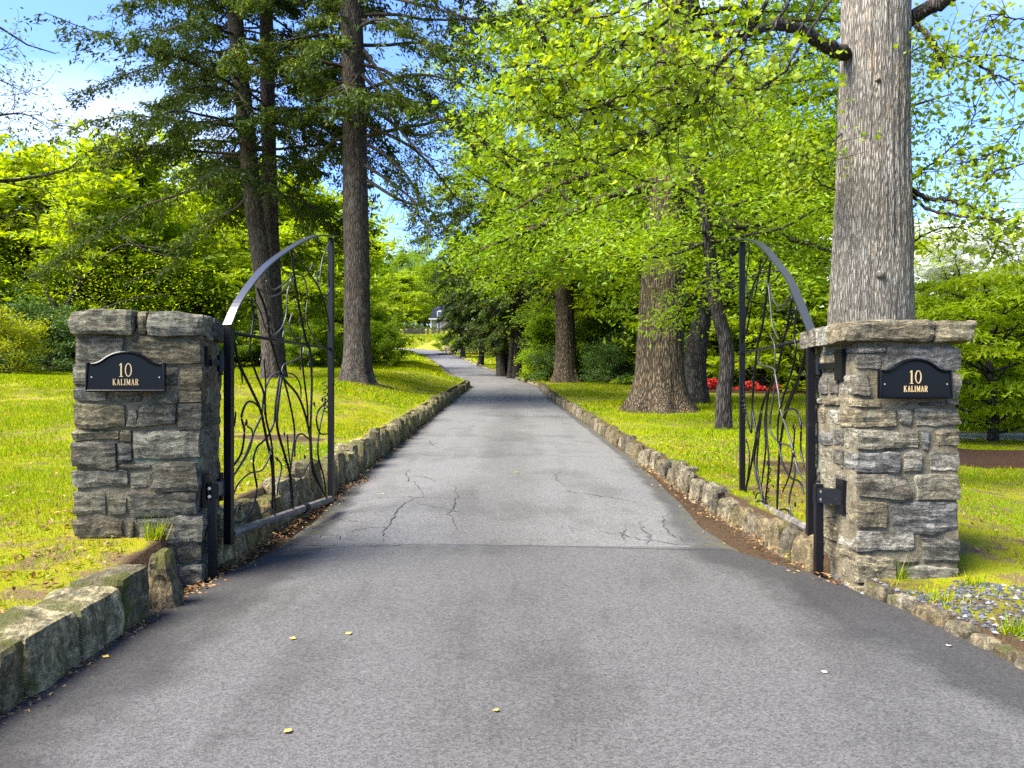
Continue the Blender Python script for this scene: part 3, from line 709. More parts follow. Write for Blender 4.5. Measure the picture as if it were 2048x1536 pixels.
def gate(label, pl, zb, zmid, ztop_h, ztop_l, conv, rods, leaves, sgn, coil_t, arch):
    root = empty('gate_leaf', (*pl.h, zb), label, 'gate'); lo = root.location
    def pp(nm, V, Fq, mat=MAT['iron'], sm=False):
        a = Acc(); a.add(V, Fq); return part(nm, a, mat, root, sm, origin=lo)
    L_ = pl.len
    pp('hinge_stile', *bar(pl, -.023, .023, zb-.03, ztop_h, .048))
    pp('latch_stile', *bar(pl, L_-.022, L_+.022, zb-.02, ztop_l-.015, .044))
    V, Fs = tube([pl.at(.03, zmid-.012), pl.at(L_-.024, zmid-.012)], .0115, 8); pp('mid_rail', V, Fs, sm=True)
    V, Fs = tube([pl.at(.029, zb+.03), pl.at(L_-.024, zb+.02)], .030, 8); pp('bottom_rail', V, Fs, MAT['rail'])
    V, Fs = tube([pl.at(.68*L_-.03, zb+.022), pl.at(.68*L_+.03, zb+.022)], .042, 8); pp('rail_collar', V, Fs)
    # arch: flat bar bent along the traced curve
    A_ = catmull(np.array([pl(*q) for q in arch]), 6); n = len(A_)
    t = (A_[:, :2]-pl.h) @ pl.u; z = A_[:, 2]
    a = Acc(); C = np.stack([t, z], -1); T = np.gradient(C, axis=0); T /= np.linalg.norm(T, axis=1, keepdims=True); Nn = np.stack([-T[:, 1], T[:, 0]], -1)
    V = []
    for i in range(n):
        for (dn, of) in ((0, -.028), (0, .028), (.012, .028), (.012, -.028)): V.append(pl.at(C[i, 0]+Nn[i, 0]*dn, C[i, 1]+Nn[i, 1]*dn, of))
    i = np.arange(n-1)[:, None]*4; j = np.arange(4)[None]; k = (j+1) % 4
    MAT.setdefault('arch', (lambda m: (N(m).out(N(m).bsdf((.02, .022, .026), .34, spec=.6)), m)[1])(M('sky_lit_iron')))  # glossy iron; reflected sky partly put into a lighter bluish base colour
    pp('arch_bar', np.array(V), [np.stack([i+j, i+k, i+4+k, i+4+j], -1).reshape(-1, 4), np.array([[0, 1, 2, 3]]), np.array([[0, 1, 2, 3]])+(n-1)*4], MAT['arch'])
    rng = np.random.default_rng(3)
    for k, (r_, c_, pts) in enumerate(rods):
        Q = catmull(np.array([pl(*conv(*q), off=(.008 if k % 2 else -.008)) for q in pts]), 6)
        rr = np.full(len(Q), r_); rr[-3:] *= np.array([.9, .75, .5])
        V, Fs = tube(Q, rr, 7); ob = pp('vine_rod', V, Fs, MAT['grey_rod'] if c_ else MAT['iron'], True)
    # twisted tendrils round the thick stems
    for (pts, turns, rc) in coil_t:
        Q = catmull(np.array([pl(*conv(*q)) for q in pts]), 10); m = np.arange(len(Q))/len(Q); a_ = m*turns*2*np.pi
        Q = Q+np.stack([pl.u[0]*np.cos(a_)-pl.u[1]*np.sin(a_), pl.u[1]*np.cos(a_)+pl.u[0]*np.sin(a_), 0*a_], -1)*rc
        V, Fs = tube(Q, .0048, 5); pp('tendril', V, Fs, sm=True)
    for (x, y, s, rt_) in leaves:
        V, Fs = leaf_shape(pl, pl(*conv(x, y)), s, rt_, .012); pp('metal_leaf', V, Fs)
    return root
plL = Plane((-1.777, 5.0), (-1.543, 6.79)); plR = Plane((1.95, 5.2), (2.02, 6.99))
cL = lambda x, y: (380+x/2.132, 440+y/2.132); cR = lambda x, y: (1440+x/2.104, 460+y/2.104)
T1, T2, T3 = .0075, .0058, .0095
rodsL = [(T3,0,[(428,130),(440,240),(465,390),(490,510),(508,560),(515,700),(510,900),(520,1050),(560,1150),(582,1188)]),
 (T3,0,[(290,285),(330,390),(345,490),(375,600),(400,670),(470,760),(512,900),(525,1060),(565,1150)]),
 (T1,0,[(255,330),(265,410),(260,470),(250,560),(275,650),(310,740),(320,850),(345,970),(360,1240)]),
 (T3,0,[(188,490),(215,610),(270,730),(305,810),(330,930),(355,1060),(357,1240)]),
 (T1,0,[(435,130),(500,220),(550,300),(580,400),(592,480)]),
 (T2,1,[(330,260),(360,297),(400,275),(440,240),(470,232),(495,260),(505,330),(500,420),(530,500),(562,530)]),
 (T2,1,[(290,290),(330,327),(380,312),(430,260),(445,240)]),
 (T2,1,[(440,245),(420,310),(415,400),(395,460),(360,490),(330,470),(300,380),(265,330)]),
 (T2,1,[(600,82),(570,140),(555,200),(548,300)]), (T2,0,[(545,78),(558,130),(570,148)]), (T2,0,[(570,330),(590,300),(585,210)]),
 (T2,1,[(515,212),(528,190),(543,205),(548,280)]), (T2,1,[(430,400),(420,450),(440,500),(482,502)]), (T2,1,[(400,502),(405,475),(420,463)]), (T2,0,[(375,185),(400,222),(440,226),(460,236)]),
 (T2,1,[(492,540),(480,580),(440,603),(405,617),(395,650)]),
 (T3,0,[(395,650),(382,700),(370,800),(366,870),(378,930),(402,1010),(425,1100),(435,1232)]),
 (T1,1,[(390,645),(350,668),(320,740),(310,830),(280,900),(240,1010),(180,1108)]),
 (T1,0,[(182,1046),(215,990),(227,900),(215,840),(235,782),(265,777),(302,812)]),
 (T1,0,[(400,660),(430,780),(450,900),(440,1000),(430,1100),(440,1225)]), (T2,0,[(405,650),(440,662),(465,700),(470,760)]),
 (T1,0,[(386,660),(370,780),(362,865),(330,930),(290,970),(275,1030),(282,1090),(290,1150),(270,1230),(230,1283),(190,1288),(178,1308)]),
 (T1,1,[(275,1240),(300,1255),(330,1232),(350,1242),(365,1272),(385,1282)]), (T2,0,[(440,1190),(460,1150),(495,1128),(508,1110)]), (T2,0,[(445,1140),(480,1080),(515,1020)]),
 (T1,0,[(450,1010),(455,935),(480,912),(512,935)]), (T1,0,[(575,780),(545,810),(535,850),(550,908),(588,912)]), (T1,0,[(580,760),(575,800),(555,900),(550,1000),(575,1100),(585,1186)]),
 (T2,1,[(182,1165),(205,1120),(250,1080),(300,1068),(330,1020),(345,960)]), (T2,0,[(250,880),(270,900),(265,960),(235,1030)]), (T2,0,[(184,880),(188,845),(190,815)]), (T2,0,[(184,640),(205,622),(225,650),(228,700)]),
 (T2,0,[(410,915),(415,980),(425,1060)]), (T2,0,[(378,1020),(395,1050),(380,1130),(375,1180)]), (T1,0,[(470,540),(476,620),(485,700),(495,780),(500,885)]), (T2,1,[(195,1240),(210,1215),(228,1205)]), (T2,0,[(310,590),(318,700),(312,830)])]
leafL = [(190,700,.030,.2),(190,808,.032,-.1),(250,868,.032,.3),(410,915,.026,0),(500,722,.028,.4),(380,1020,.03,-.3),(478,632,.028,.5),(310,590,.028,.2),(537,786,.03,1.2),(572,768,.03,.4),(498,1012,.026,.6),(470,375,.026,.1),(200,1252,.03,0),(224,1228,.03,.2),(555,1030,.024,.5)]
coilL = [([(440,240),(465,390),(490,510),(508,560),(513,640)],7,.017), ([(320,370),(345,480),(360,540)],4,.017), ([(402,1010),(425,1100),(435,1225)],6,.016), ([(575,690),(578,760),(577,820)],5,.02)]
zbL = .405; gtL = gate('open iron gate leaf with arched top on the left of the drive, vine scrollwork', plL, zbL, 1.715, 1.735, 2.665, cL, rodsL, leafL, 1, coilL, [(455,652),(474,609),(505,564),(535,531),(568,506),(600,486),(633,473),(671,474)])
rodsR = [(T3,0,[(210,120),(195,250),(175,400),(155,480),(145,570),(137,660),(133,760),(150,870),(140,960),(150,1040),(187,1150)]), (T1,0,[(205,115),(150,220),(120,330),(100,440),(93,500)]),
 (T3,0,[(300,280),(280,400),(262,470),(240,580),(215,650),(180,720),(150,860),(125,1000),(95,1130)]), (T1,0,[(325,320),(318,450),(325,500),(308,590),(275,690),(250,800),(248,900)]),
 (T3,0,[(362,490),(320,640),(270,780),(250,900),(240,1050),(235,1205)]), (T2,1,[(130,300),(150,240),(180,215),(205,230),(215,300),(225,400),(250,460)]), (T2,1,[(200,225),(215,280),(240,320),(280,300),(300,270)]),
 (T2,0,[(127,60),(125,120),(115,200),(120,280)]), (T2,0,[(170,110),(160,180),(150,240),(140,290)]), (T1,1,[(235,600),(250,680),(260,760),(300,880),(330,1000),(360,1060)]), (T2,0,[(360,620),(340,602),(310,650),(290,700),(262,770)]),
 (T1,0,[(270,790),(290,757),(325,760),(345,820),(345,920),(360,1000)]), (T1,1,[(165,500),(160,560),(200,575),(230,600),(220,700),(205,830),(240,890),(300,920),(310,1030),(290,1110),(290,1180),(330,1240),(360,1272)]),
 (T1,0,[(235,610),(205,700),(200,830),(210,980),(200,1100),(190,1185)]), (T1,0,[(92,530),(95,640),(100,740),(125,850),(130,820),(125,760)]), (T1,0,[(250,890),(265,970),(300,1040),(340,1060),(360,1112)]),
 (T1,0,[(235,1200),(250,1177),(280,1180),(290,1210),(283,1240)]), (T2,0,[(320,830),(315,900),(300,1020),(265,1110)]), (T2,0,[(110,890),(120,960),(110,1060),(105,1130)]), (T1,0,[(180,760),(165,900),(160,1000),(175,1080),(185,1150)]),
 (T2,0,[(145,1140),(150,1112),(170,1110),(180,1150)]), (T2,1,[(215,440),(235,490),(235,580)]), (T2,0,[(250,180),(230,210),(210,222)]), (T2,1,[(300,270),(270,330),(240,340)]), (T1,0,[(93,460),(110,420),(130,300)]), (T2,0,[(320,330),(300,400),(275,450)]), (T1,0,[(200,690),(185,800),(188,920),(170,1080)])]
leafR = [(135,600,.03,.2),(155,465,.026,0),(318,832,.028,0),(198,870,.028,.3),(305,520,.03,.4),(318,950,.026,.2),(208,985,.028,.5),(150,1110,.024,.1),(340,650,.028,.6),(118,890,.026,.3),(325,1160,.026,.2)]
coilR = [([(195,250),(175,400),(160,470)],6,.017), ([(285,370),(262,470)],4,.017), ([(210,980),(200,1100),(190,1180)],6,.016), ([(97,690),(100,740),(105,770)],5,.02), ([(145,570),(137,660),(133,720)],4,.016)]
zbR = .40; gtR = gate('open iron gate leaf with arched top on the right, in front of the red flowers', plR, zbR, 1.69, 1.70, 2.665, cR, rodsR, leafR, -1, coilR, [(1624,668),(1613,640),(1596,598),(1577,557),(1556,529),(1530,498),(1506,483),(1477,480)])

# hinges and gate posts
def cyl(a, c, r, z0, z1, n=12): V, Fs = tube([(c[0], c[1], z0), (c[0], c[1], z1)], r, n); a.add(V, Fs)
def bx(a, c, hx, hy, hz, th=0): V, Fq = box(-hx, hx, -hy, hy, -hz, hz); a.add(Frame((0, 0, 0), th)(V)+np.array(c), Fq)
def hinge(gt, plate, th, pivot, z):
    lo = gt.location; a = Acc()
    bx(a, (plate[0], plate[1], z), .011, .055, .095, th)
    mid = (np.array(plate)+np.array(pivot))/2; d = np.array(pivot)-np.array(plate); ang = math.atan2(d[1], d[0]); ln_ = float(np.hypot(*d))
    bx(a, (mid[0], mid[1], z), ln_/2-.02, .014, .018, ang); cyl(a, pivot, .026, z-.05, z+.05)
    o = part('hinge', a, MAT['iron'], gt, origin=lo)
    a = Acc(); cyl(a, pivot, .012, z-.075, z+.08); part('pin', a, MAT['iron'], o, origin=lo)
def post(label, px, pyt, pyb, Y, plate, th, pivot, zp, sg):
    c = P(px, 0, Y)[:2]; zt = zpx(pyt, Y); zb = zpx(pyb, Y)
    rt = empty('gate_post', (c[0], c[1], zb), label, 'post', 'short posts under the lower hinges'); lo = rt.location
    def pp(nm, f, mat=MAT['iron']):
        a = Acc(); f(a); return part(nm, a, mat, rt, origin=lo)
    pp('square_tube', lambda a: bx(a, (c[0], c[1], (zt+zb-.08)/2), .0225, .0225, (zt-zb+.08)/2, th))
    pp('wall_plate', lambda a: bx(a, (plate[0], plate[1], zp), .011, .055, .10, th))
    m = (np.array(plate)+c)/2; d = c-np.array(plate); ang = math.atan2(d[1], d[0]); ln_ = float(np.hypot(*d))
    pp('bracket', lambda a: bx(a, (m[0], m[1]-.0, zp-.005), ln_/2+.024, .026, .046, ang))
    d2 = np.array(pivot)-c; m2 = (np.array(pivot)+c)/2; a2 = math.atan2(d2[1], d2[0]); l2 = float(np.hypot(*d2))
    pp('hinge_arm', lambda a: bx(a, (m2[0], m2[1], zp), l2/2, .016, .04, a2), MAT['rail'])
    pp('barrel', lambda a: cyl(a, pivot, .027, zp-.055, zp+.055)); pp('pin', lambda a: cyl(a, pivot, .013, zp-.085, zp+.09))
    for dz in (-.024, .024):
        def f(a, dz=dz):
            V, Fs = tube([(c[0]-.004*sg, c[1]-.040, zp-.005+dz), (c[0]-.004*sg, c[1]-.022, zp-.005+dz)], .010, 8); a.add(V, Fs)
        pp('bolt', f, MAT['steel'])
    # the lower hinge joint belongs to the post
frL = Frame((0, 0, 0), thL); sp_ = lambda fl, fr, y: (np.array(fl)+frL(np.array([[fr, y, 0]]))[0][:2])
pvL = (-1.815, 4.972); pvR = (1.992, 5.172)
plA = orgL[:2]+frL(np.array([[WLd+.03, .17, 0]]))[0][:2]; plB = orgL[:2]+frL(np.array([[WLd+.03, .12, 0]]))[0][:2]
hinge(gtL, plA, thL, pvL, zpx(726, 4.95))
post('short black post with bracket at the foot of the left pillar', 425, 970, 1148, 4.77, plB, thL, pvL, zpx(978, 4.87), 1)
hinge(gtR, (2.013-.03, 4.62+.20), 0, pvR, zpx(733, 5.1))
post('short blue black post with bracket at the foot of the right pillar', 1637, 968, 1162, 4.90, (2.013-.03, 4.80), 0, pvR, zpx(984, 5.0), -1)
# ------------------------------------------------------------------ trees
MAT['bark_poplar'] = bark_mat('furrowed_grey_bark', (.085, .072, .055), (.24, .21, .165), (.36, .325, .265), 27.0, (.34, .33, .27), .35, .035)
MAT['bark_oak'] = bark_mat('furrowed_brown_bark', (.018, .012, .007), (.075, .055, .033), (.17, .13, .08), 15.0, (.12, .11, .07), .3, .04)
MAT['bark_hemlock'] = bark_mat('hemlock_bark', (.018, .013, .009), (.06, .046, .034), (.115, .094, .073), 18.0, (.11, .125, .09), .5, .02)
MAT['bark_dark'] = bark_mat('dark_bark', (.008, .006, .005), (.03, .025, .020), (.075, .065, .055), 18.0, (.12, .13, .10), .35, .02)
MAT['twig'] = M('twig_bark'); _g = N(MAT['twig']); _g.out(_g.bsdf((.040, .032, .024), .9, spec=.2))
MAT['lf_lime'] = leaf_mat('lime_leaves', (.19, .29, .004), (.28, .385, .004), (.36, .42, .006), .6, hue=.25)
MAT['lf_green'] = leaf_mat('mid_green_leaves', (.095, .18, .004), (.185, .30, .004), (.27, .35, .006), .5, hue=.35)
MAT['lf_poplar'] = leaf_mat('poplar_leaves', (.15, .24, .004), (.26, .345, .005), (.36, .40, .012), .52, hue=.6)
MAT['lf_hemlock'] = leaf_mat('hemlock_needles', (.022, .042, .006), (.05, .085, .006), (.12, .155, .010), .3, hue=.25)
MAT['lf_dark'] = leaf_mat('dark_evergreen_leaves', (.03, .075, .008), (.065, .135, .010), (.12, .19, .016), .3, .03, hue=.3)
MAT['lf_olive'] = leaf_mat('olive_leaves', (0.054, 0.090, 0.0048), (0.120, 0.144, 0.0060), (0.228, 0.198, 0.0072), .35, hue=.3)
MAT['lf_yellow'] = leaf_mat('yellow_green_leaves', (0.132, 0.192, 0.0036), (0.288, 0.324, 0.0036), (0.384, 0.384, 0.0060), .42, hue=.2)
MAT['petal_white'] = leaf_mat('white_petals', (.68, .70, .64), (.80, .82, .78), None, .4, tint=(1, 1, .97))
MAT['petal_red'] = leaf_mat('red_petals', (.45, .012, .010), (.68, .03, .03), (.8, .08, .06), .3, tint=(1, .8, .8))

def unit(v): return v/(np.linalg.norm(v, axis=-1, keepdims=True)+1e-9)
def leaves(a, C, rng, L, Wd, rnd, droop=-.15, flat=.5, out=None, outw=.5):
    """folded leaf-sized faces; C centres"""
    n = len(C)
    D = rng.normal(0, 1, (n, 3)); D[:, 2] = D[:, 2]*.45+droop
    if out is not None: D = unit(D)+outw*out
    D = unit(D)
    U = np.array([0, 0, 1.])+rng.normal(0, flat, (n, 3)); S = unit(np.cross(U, D)); Nn = np.cross(D, S)
    l = (L*rng.uniform(.65, 1.25, n))[:, None]; w_ = l*Wd/L*rng.uniform(.8, 1.2, n)[:, None]
    B = C-D*l*.5; T = C+D*l*.5; m = C+D*l*.02
    V = np.stack([B, m+S*w_*.5+Nn*w_*.12, T-Nn*l*.08, m-S*w_*.5+Nn*w_*.12], 1).reshape(-1, 3)
    i = np.arange(n)*4
    F_ = np.concatenate([np.stack([i, i+1, i+2], -1), np.stack([i, i+2, i+3], -1)])
    a.add(V, F_, np.repeat(np.clip(rnd, 0, 1), 4))

def wander(rng, p0, d0, ln, n, wob, grav=0.0):
    P_ = [np.array(p0, float)]; d = unit(np.array(d0, float))
    for k in range(n):
        d = unit(d+rng.normal(0, wob, 3)+np.array([0, 0, grav])); P_.append(P_[-1]+d*ln/n)
    return np.array(P_)
def big_trunk(path, radii, flare=.5, nseg=96, ring=.05, ridge=.02, seed=0, lobes=7, kk=26):
    path = np.asarray(path, float); s = np.concatenate([[0], np.cumsum(np.linalg.norm(np.diff(path, axis=0), axis=1))])
    m = int(max(24, min(260, s[-1]/ring))); t = np.linspace(0, 1, m)**1.25*s[-1]
    C = np.stack([np.interp(t, s, path[:, i]) for i in range(3)], -1)
    for _ in range(2): C[1:-1] = (C[:-2]+2*C[1:-1]+C[2:])/4
    r = np.interp(t, s, radii); th = np.arange(nseg)*2*np.pi/nseg
    c, sn = np.cos(th), np.sin(th); h = t[:, None]
    root = np.exp(-h/.42)*flare*(1+.45*vnoise(np.stack([c*2.2+0*h, sn*2.2+0*h, 0*th+seed+0*h], -1), 3)+.28*np.sin(lobes*th+seed))
    z3 = np.stack([c*kk/6.28*1.0+0*h, sn*kk/6.28+0*h, h*1.1+0*th], -1)
    rd = -np.abs(vnoise(z3*np.array([1, 1, 1])+seed, 5))*1.4+.5*vnoise(z3*np.array([2.3, 2.3, 2.0]), 6)
    big_ = .035*vnoise(np.stack([c*1.2+0*h, sn*1.2+0*h, h*.5+0*th], -1)+seed, 7)
    rr = r[:, None]*(1+root+big_)+ridge*rd
    V = np.stack([C[:, 0:1]+rr*c, C[:, 1:2]+rr*sn, np.broadcast_to(C[:, 2:3], rr.shape)], -1)
    i = np.arange(m-1)[:, None]*nseg; j = np.arange(nseg)[None]; k = (j+1) % nseg
    F_ = [np.stack([i+j, i+k, i+nseg+k, i+nseg+j], -1).reshape(-1, 4), (np.arange(nseg)+(m-1)*nseg)[None]]
    return V.reshape(-1, 3), F_

def broad_parts(rng, H, base, Rad, nl, LL, LW, nleaf, trunk_r, wob=.12, subs=7, cl=.35, flat=.6, droop=-.15, elev=(.15, .75), top=.92, shape=None, layer=1.0, tp=None):
    """skeleton in tree space -> (trunk path, trunk radii, branch acc, leaf acc)"""
    if tp is None:
        tp = wander(rng, (0, 0, -.15), (rng.normal(0, .05), rng.normal(0, .05), 1), H*.9, 12, wob*.5, .05)
    tr = np.interp(np.linspace(0, 1, len(tp)), [0, .5, 1], [trunk_r, trunk_r*.6, trunk_r*.12])
    br = Acc(); lf = Acc(); zmax = tp[-1, 2]; Cs = []; Os = []
    for i in range(nl):
        u = (i+.5)/nl; z = base+(zmax*top-base)*u+rng.normal(0, .15); z = np.clip(z, base*.7, zmax*.98)
        p0 = np.array([np.interp(z, tp[:, 2], tp[:, 0]), np.interp(z, tp[:, 2], tp[:, 1]), z]); az = i*2.39996+rng.normal(0, .35)
        pr = (shape(u) if shape else (.45+.55*math.sin(math.pi*min(1, .18+u*.72)))*(1.0 if u < .8 else 1.15-u*.45))
        ln = Rad*pr*rng.uniform(.75, 1.15); e = elev[0]+(elev[1]-elev[0])*u+rng.normal(0, .12)
        d = np.array([math.cos(az)*math.cos(e), math.sin(az)*math.cos(e), math.sin(e)])
        Q = wander(rng, p0, d, ln, 7, wob, .02*layer); r0 = np.interp(z, tp[:, 2], tr)*.5
        V, Fs = tube(Q, np.linspace(r0, .012, len(Q)), 5, False); br.add(V, Fs)
        for s in range(subs):
            f = .25+.75*(s+rng.random())/subs; q0 = np.array([np.interp(f*7, range(8), Q[:, k]) for k in range(3)])
            dd = unit(d*.7+rng.normal(0, .75, 3)*np.array([1, 1, .45 if layer > .5 else .2])); l2 = ln*rng.uniform(.22, .48)*(1.15-.5*f)
            q = wander(rng, q0, dd, l2, 4, wob*1.4, 0)
            V, Fs = tube(q, np.linspace(max(.007, r0*.3*(1-f)+.006), .004, 5), 3, False); br.add(V, Fs)
            w_ = np.linspace(.2, 1, 9); pts = np.stack([np.interp(w_*4, range(5), q[:, k]) for k in range(3)], -1); Cs.append(pts); Os.append(np.repeat(dd[None], 9, 0))
        Cs.append(Q[4:]); Os.append(np.repeat(d[None], len(Q)-4, 0))
    Cs = np.concatenate(Cs); Os = np.concatenate(Os); pick = rng.integers(len(Cs), size=nleaf)
    crn = rng.random(len(Cs))
    C = Cs[pick]+rng.normal(0, cl, (nleaf, 3))*np.array([1, 1, .55 if layer > .5 else .16])
    C[:, 2] = np.maximum(C[:, 2], .05)
    leaves(lf, C, rng, LL, LW, .55*crn[pick]+.45*rng.random(nleaf), droop, flat, Os[pick], .5)
    return tp, tr, br, lf
def hemlock_parts(rng, tp, trunk_r, base, H, Rad, nb, nleaf, LL=.13, LW=.05, droop=.22, side=None, gap=0.0, prof=None):
    tr = np.interp(tp[:, 2], [0, H], [trunk_r, .03]); br = Acc(); lf = Acc(); Cs = []; Os = []
    for i in range(nb):
        u = (i+.5)/nb; z = base+(H*.97-base)*u; p0 = np.array([np.interp(z, tp[:, 2], tp[:, 0]), np.interp(z, tp[:, 2], tp[:, 1]), z]); az = i*2.39996+rng.normal(0, .4)
        ln = Rad*(prof(u) if prof else 1-.82*u**1.3)*rng.uniform(.55, 1.12); 
        if side is not None: ln *= 1+side[2]*(math.cos(az)*side[0]+math.sin(az)*side[1])
        d = np.array([math.cos(az), math.sin(az), rng.uniform(-.05, .28)]); n = 9
        Q = wander(rng, p0, d, ln, n, .10, -droop*.35); r0 = max(.018, np.interp(z, tp[:, 2], tr)*.26)
        V, Fs = tube(Q, np.linspace(r0, .008, len(Q)), 5, False); br.add(V, Fs)
        if rng.random() < gap: continue
        nt_ = int(4+ln*3.4)
        for s in range(nt_):
            f = .22+.78*(s+rng.random())/nt_; q0 = np.array([np.interp(f*n, range(n+1), Q[:, k]) for k in range(3)]); sg = 1 if s % 2 else -1
            dh = unit(np.array([d[0], d[1], 0])); sd_ = np.array([-dh[1], dh[0], 0])*sg
            dd = unit(dh*rng.uniform(.3, .9)+sd_*rng.uniform(.5, 1.1)+np.array([0, 0, rng.uniform(-.55, .05)])); l2 = rng.uniform(.35, 1.0)*(.4+.28*ln*(1.2-f))
            q = wander(rng, q0, dd, l2, 4, .16, -droop*.6)
            V, Fs = tube(q, np.linspace(.010, .003, 5), 3, False); br.add(V, Fs)
            w_ = np.linspace(.12, 1, 8); Cs.append(np.stack([np.interp(w_*4, range(5), q[:, k]) for k in range(3)], -1)); Os.append(np.repeat(dd[None], 8, 0))
    Cs = np.concatenate(Cs); Os = np.concatenate(Os); crn = np.repeat(rng.random(len(Cs)//8+1), 8)[:len(Cs)]; pick = rng.integers(len(Cs), size=nleaf)
    keep = vnoise(Cs*1.1+7.7, 4)+.9*rng.random(len(Cs)) > .22; Cs, Os, crn = Cs[keep], Os[keep], crn[keep]; pick = rng.integers(len(Cs), size=nleaf)
    C = Cs[pick]+rng.normal(0, .10, (nleaf, 3))*np.array([1, 1, .6]); C[:, 2] -= .05
    leaves(lf, C, rng, LL, LW, .6*crn[pick]**1.4+.4*rng.random(nleaf), -.35, .45, Os[pick], .9)
    return tr, br, lf
def tree_thing(name, loc, label, cat, bark, leafm, tp, tr, br, lf, nseg=20, flare=.4, ridge=.012, group=None, kk=26, ring=.08, crown='crown', trunk=True):
    rt = empty(name, loc, label, cat, group)
    if trunk:
        a = Acc(); V, Fs = big_trunk(tp, tr, flare, nseg, ring, ridge, int(abs(loc[0]*7))+3, kk=kk); a.add(V, Fs); part('trunk', a, bark, rt, True)
    o = part('branches', br, MAT['twig'] if bark is None or not trunk else bark, rt, True); o['kind'] = 'stuff'
    o = part(crown, lf, leafm, rt, False, 'rnd'); o['kind'] = 'stuff'
    return rt
def at(px, Y, dz=0.0):
    x = (px-1024)*Y/F0; return np.array([x, Y, float(gz(x, Y))+dz])

# ---- the three hemlocks on the left lawn
def px_path(base, pts, Y):       # trunk traced in the photograph at distance Y, relative to base
    return np.array([[0, 0, -.2]]+[list(P(x, y, Y)-np.array(base)) for x, y in pts])
b = at(712, 22.0)
tp = px_path(b, [(714, 700), (714, 560), (711, 420), (709, 200), (702, 0), (700, -300), (698, -700)], 22.0)
rng = np.random.default_rng(101)
tr, br, lf = hemlock_parts(rng, tp, .40, 6.6, tp[-1, 2], 5.2, 80, 52000, .15, .055, side=(.9, -.2, .22), gap=.2)
for pl_ in [[(728,100),(780,170),(850,225),(930,250),(1000,250)], [(730,200),(790,250),(840,270),(900,255),(960,230)], [(725,150),(770,200),(800,260),(850,310),(900,330)], [(735,290),(770,310),(820,360),(850,430),(862,470)], [(725,40),(790,60),(860,90),(940,100),(1000,95)],
  [(730,330),(790,370),(830,410),(815,460)], [(720,-20),(800,0),(880,20),(960,40),(1010,30)], [(735,250),(830,300),(900,380),(935,430)], [(730,180),(820,150),(900,160),(980,190)], [(735,360),(800,400),(860,420),(900,470)]]:
    Q = catmull(np.array([P(x, y, 21.6-.5*k_) for k_, (x, y) in enumerate(pl_)]), 7)-b; V, Fs = tube(Q, np.linspace(.055, .008, len(Q)), 5, False); br.add(V, Fs); cs = []
    for s_ in range(26):
        i_ = rng.integers(len(Q)//4, len(Q)-1); q = wander(rng, Q[i_], unit(Q[i_+1]-Q[i_])*.7+rng.normal(0, .7, 3)*np.array([1, 1, .6]), rng.uniform(.4, 1.1), 4, .2, -.08); V, Fs = tube(q, np.linspace(.009, .003, 5), 3, False); br.add(V, Fs); 
        if rng.random() < .62: cs.append(np.stack([np.interp(np.linspace(1, 4, 12), range(5), q[:, k_]) for k_ in range(3)], -1))
    cs = np.concatenate(cs); pk = rng.integers(len(cs), size=640); leaves(lf, cs[pk]+rng.normal(0, .08, (640, 3)), rng, .14, .045, .3+.7*rng.random(640)**1.5, -.4, .45)
tr = np.interp(tp[:, 2], [0, 1, 5, 12, 20], [.36, .355, .345, .29, .12])
tree_thing('hemlock_tree', b, 'tall hemlock with a thick bare trunk nearest the left side of the drive', 'tree', MAT['bark_hemlock'], MAT['lf_hemlock'], tp, tr, br, lf, 72, .75, .016, 'hemlocks on the left lawn', 30, .05)
b = at(547, 24.0)
tp = px_path(b, [(543, 690), (528, 560), (509, 430), (494, 270), (477, 110), (464, -40), (450, -300), (440, -560)], 24.0)
tr, br, lf = hemlock_parts(np.random.default_rng(102), tp, .3, 5.4, tp[-1, 2], 5.9, 80, 62000, .15, .052, side=(-1, -.1, .28))
tr = np.interp(tp[:, 2], [0, 1, 5, 12, 20], [.31, .295, .27, .22, .08])
tree_thing('hemlock_tree', b, 'hemlock with a trunk leaning to the left behind the left gate leaf', 'tree', MAT['bark_hemlock'], MAT['lf_hemlock'], tp, tr, br, lf, 60, .45, .012, 'hemlocks on the left lawn', 28, .06)
b = at(556, 24.9)
tp = px_path(b, [(552, 690), (546, 560), (541, 430), (537, 270), (534, 110), (531, -40), (530, -300), (528, -620)], 24.9)
tr, br, lf = hemlock_parts(np.random.default_rng(103), tp, .3, 6.2, tp[-1, 2], 5.0, 70, 52000, .15, .055)
tr = np.interp(tp[:, 2], [0, 1, 5, 12, 20], [.27, .26, .24, .2, .08])
tree_thing('hemlock_tree', b, 'upright hemlock close behind the leaning one', 'tree', MAT['bark_hemlock'], MAT['lf_hemlock'], tp, tr, br, lf, 60, .4, .012, 'hemlocks on the left lawn', 28, .06)
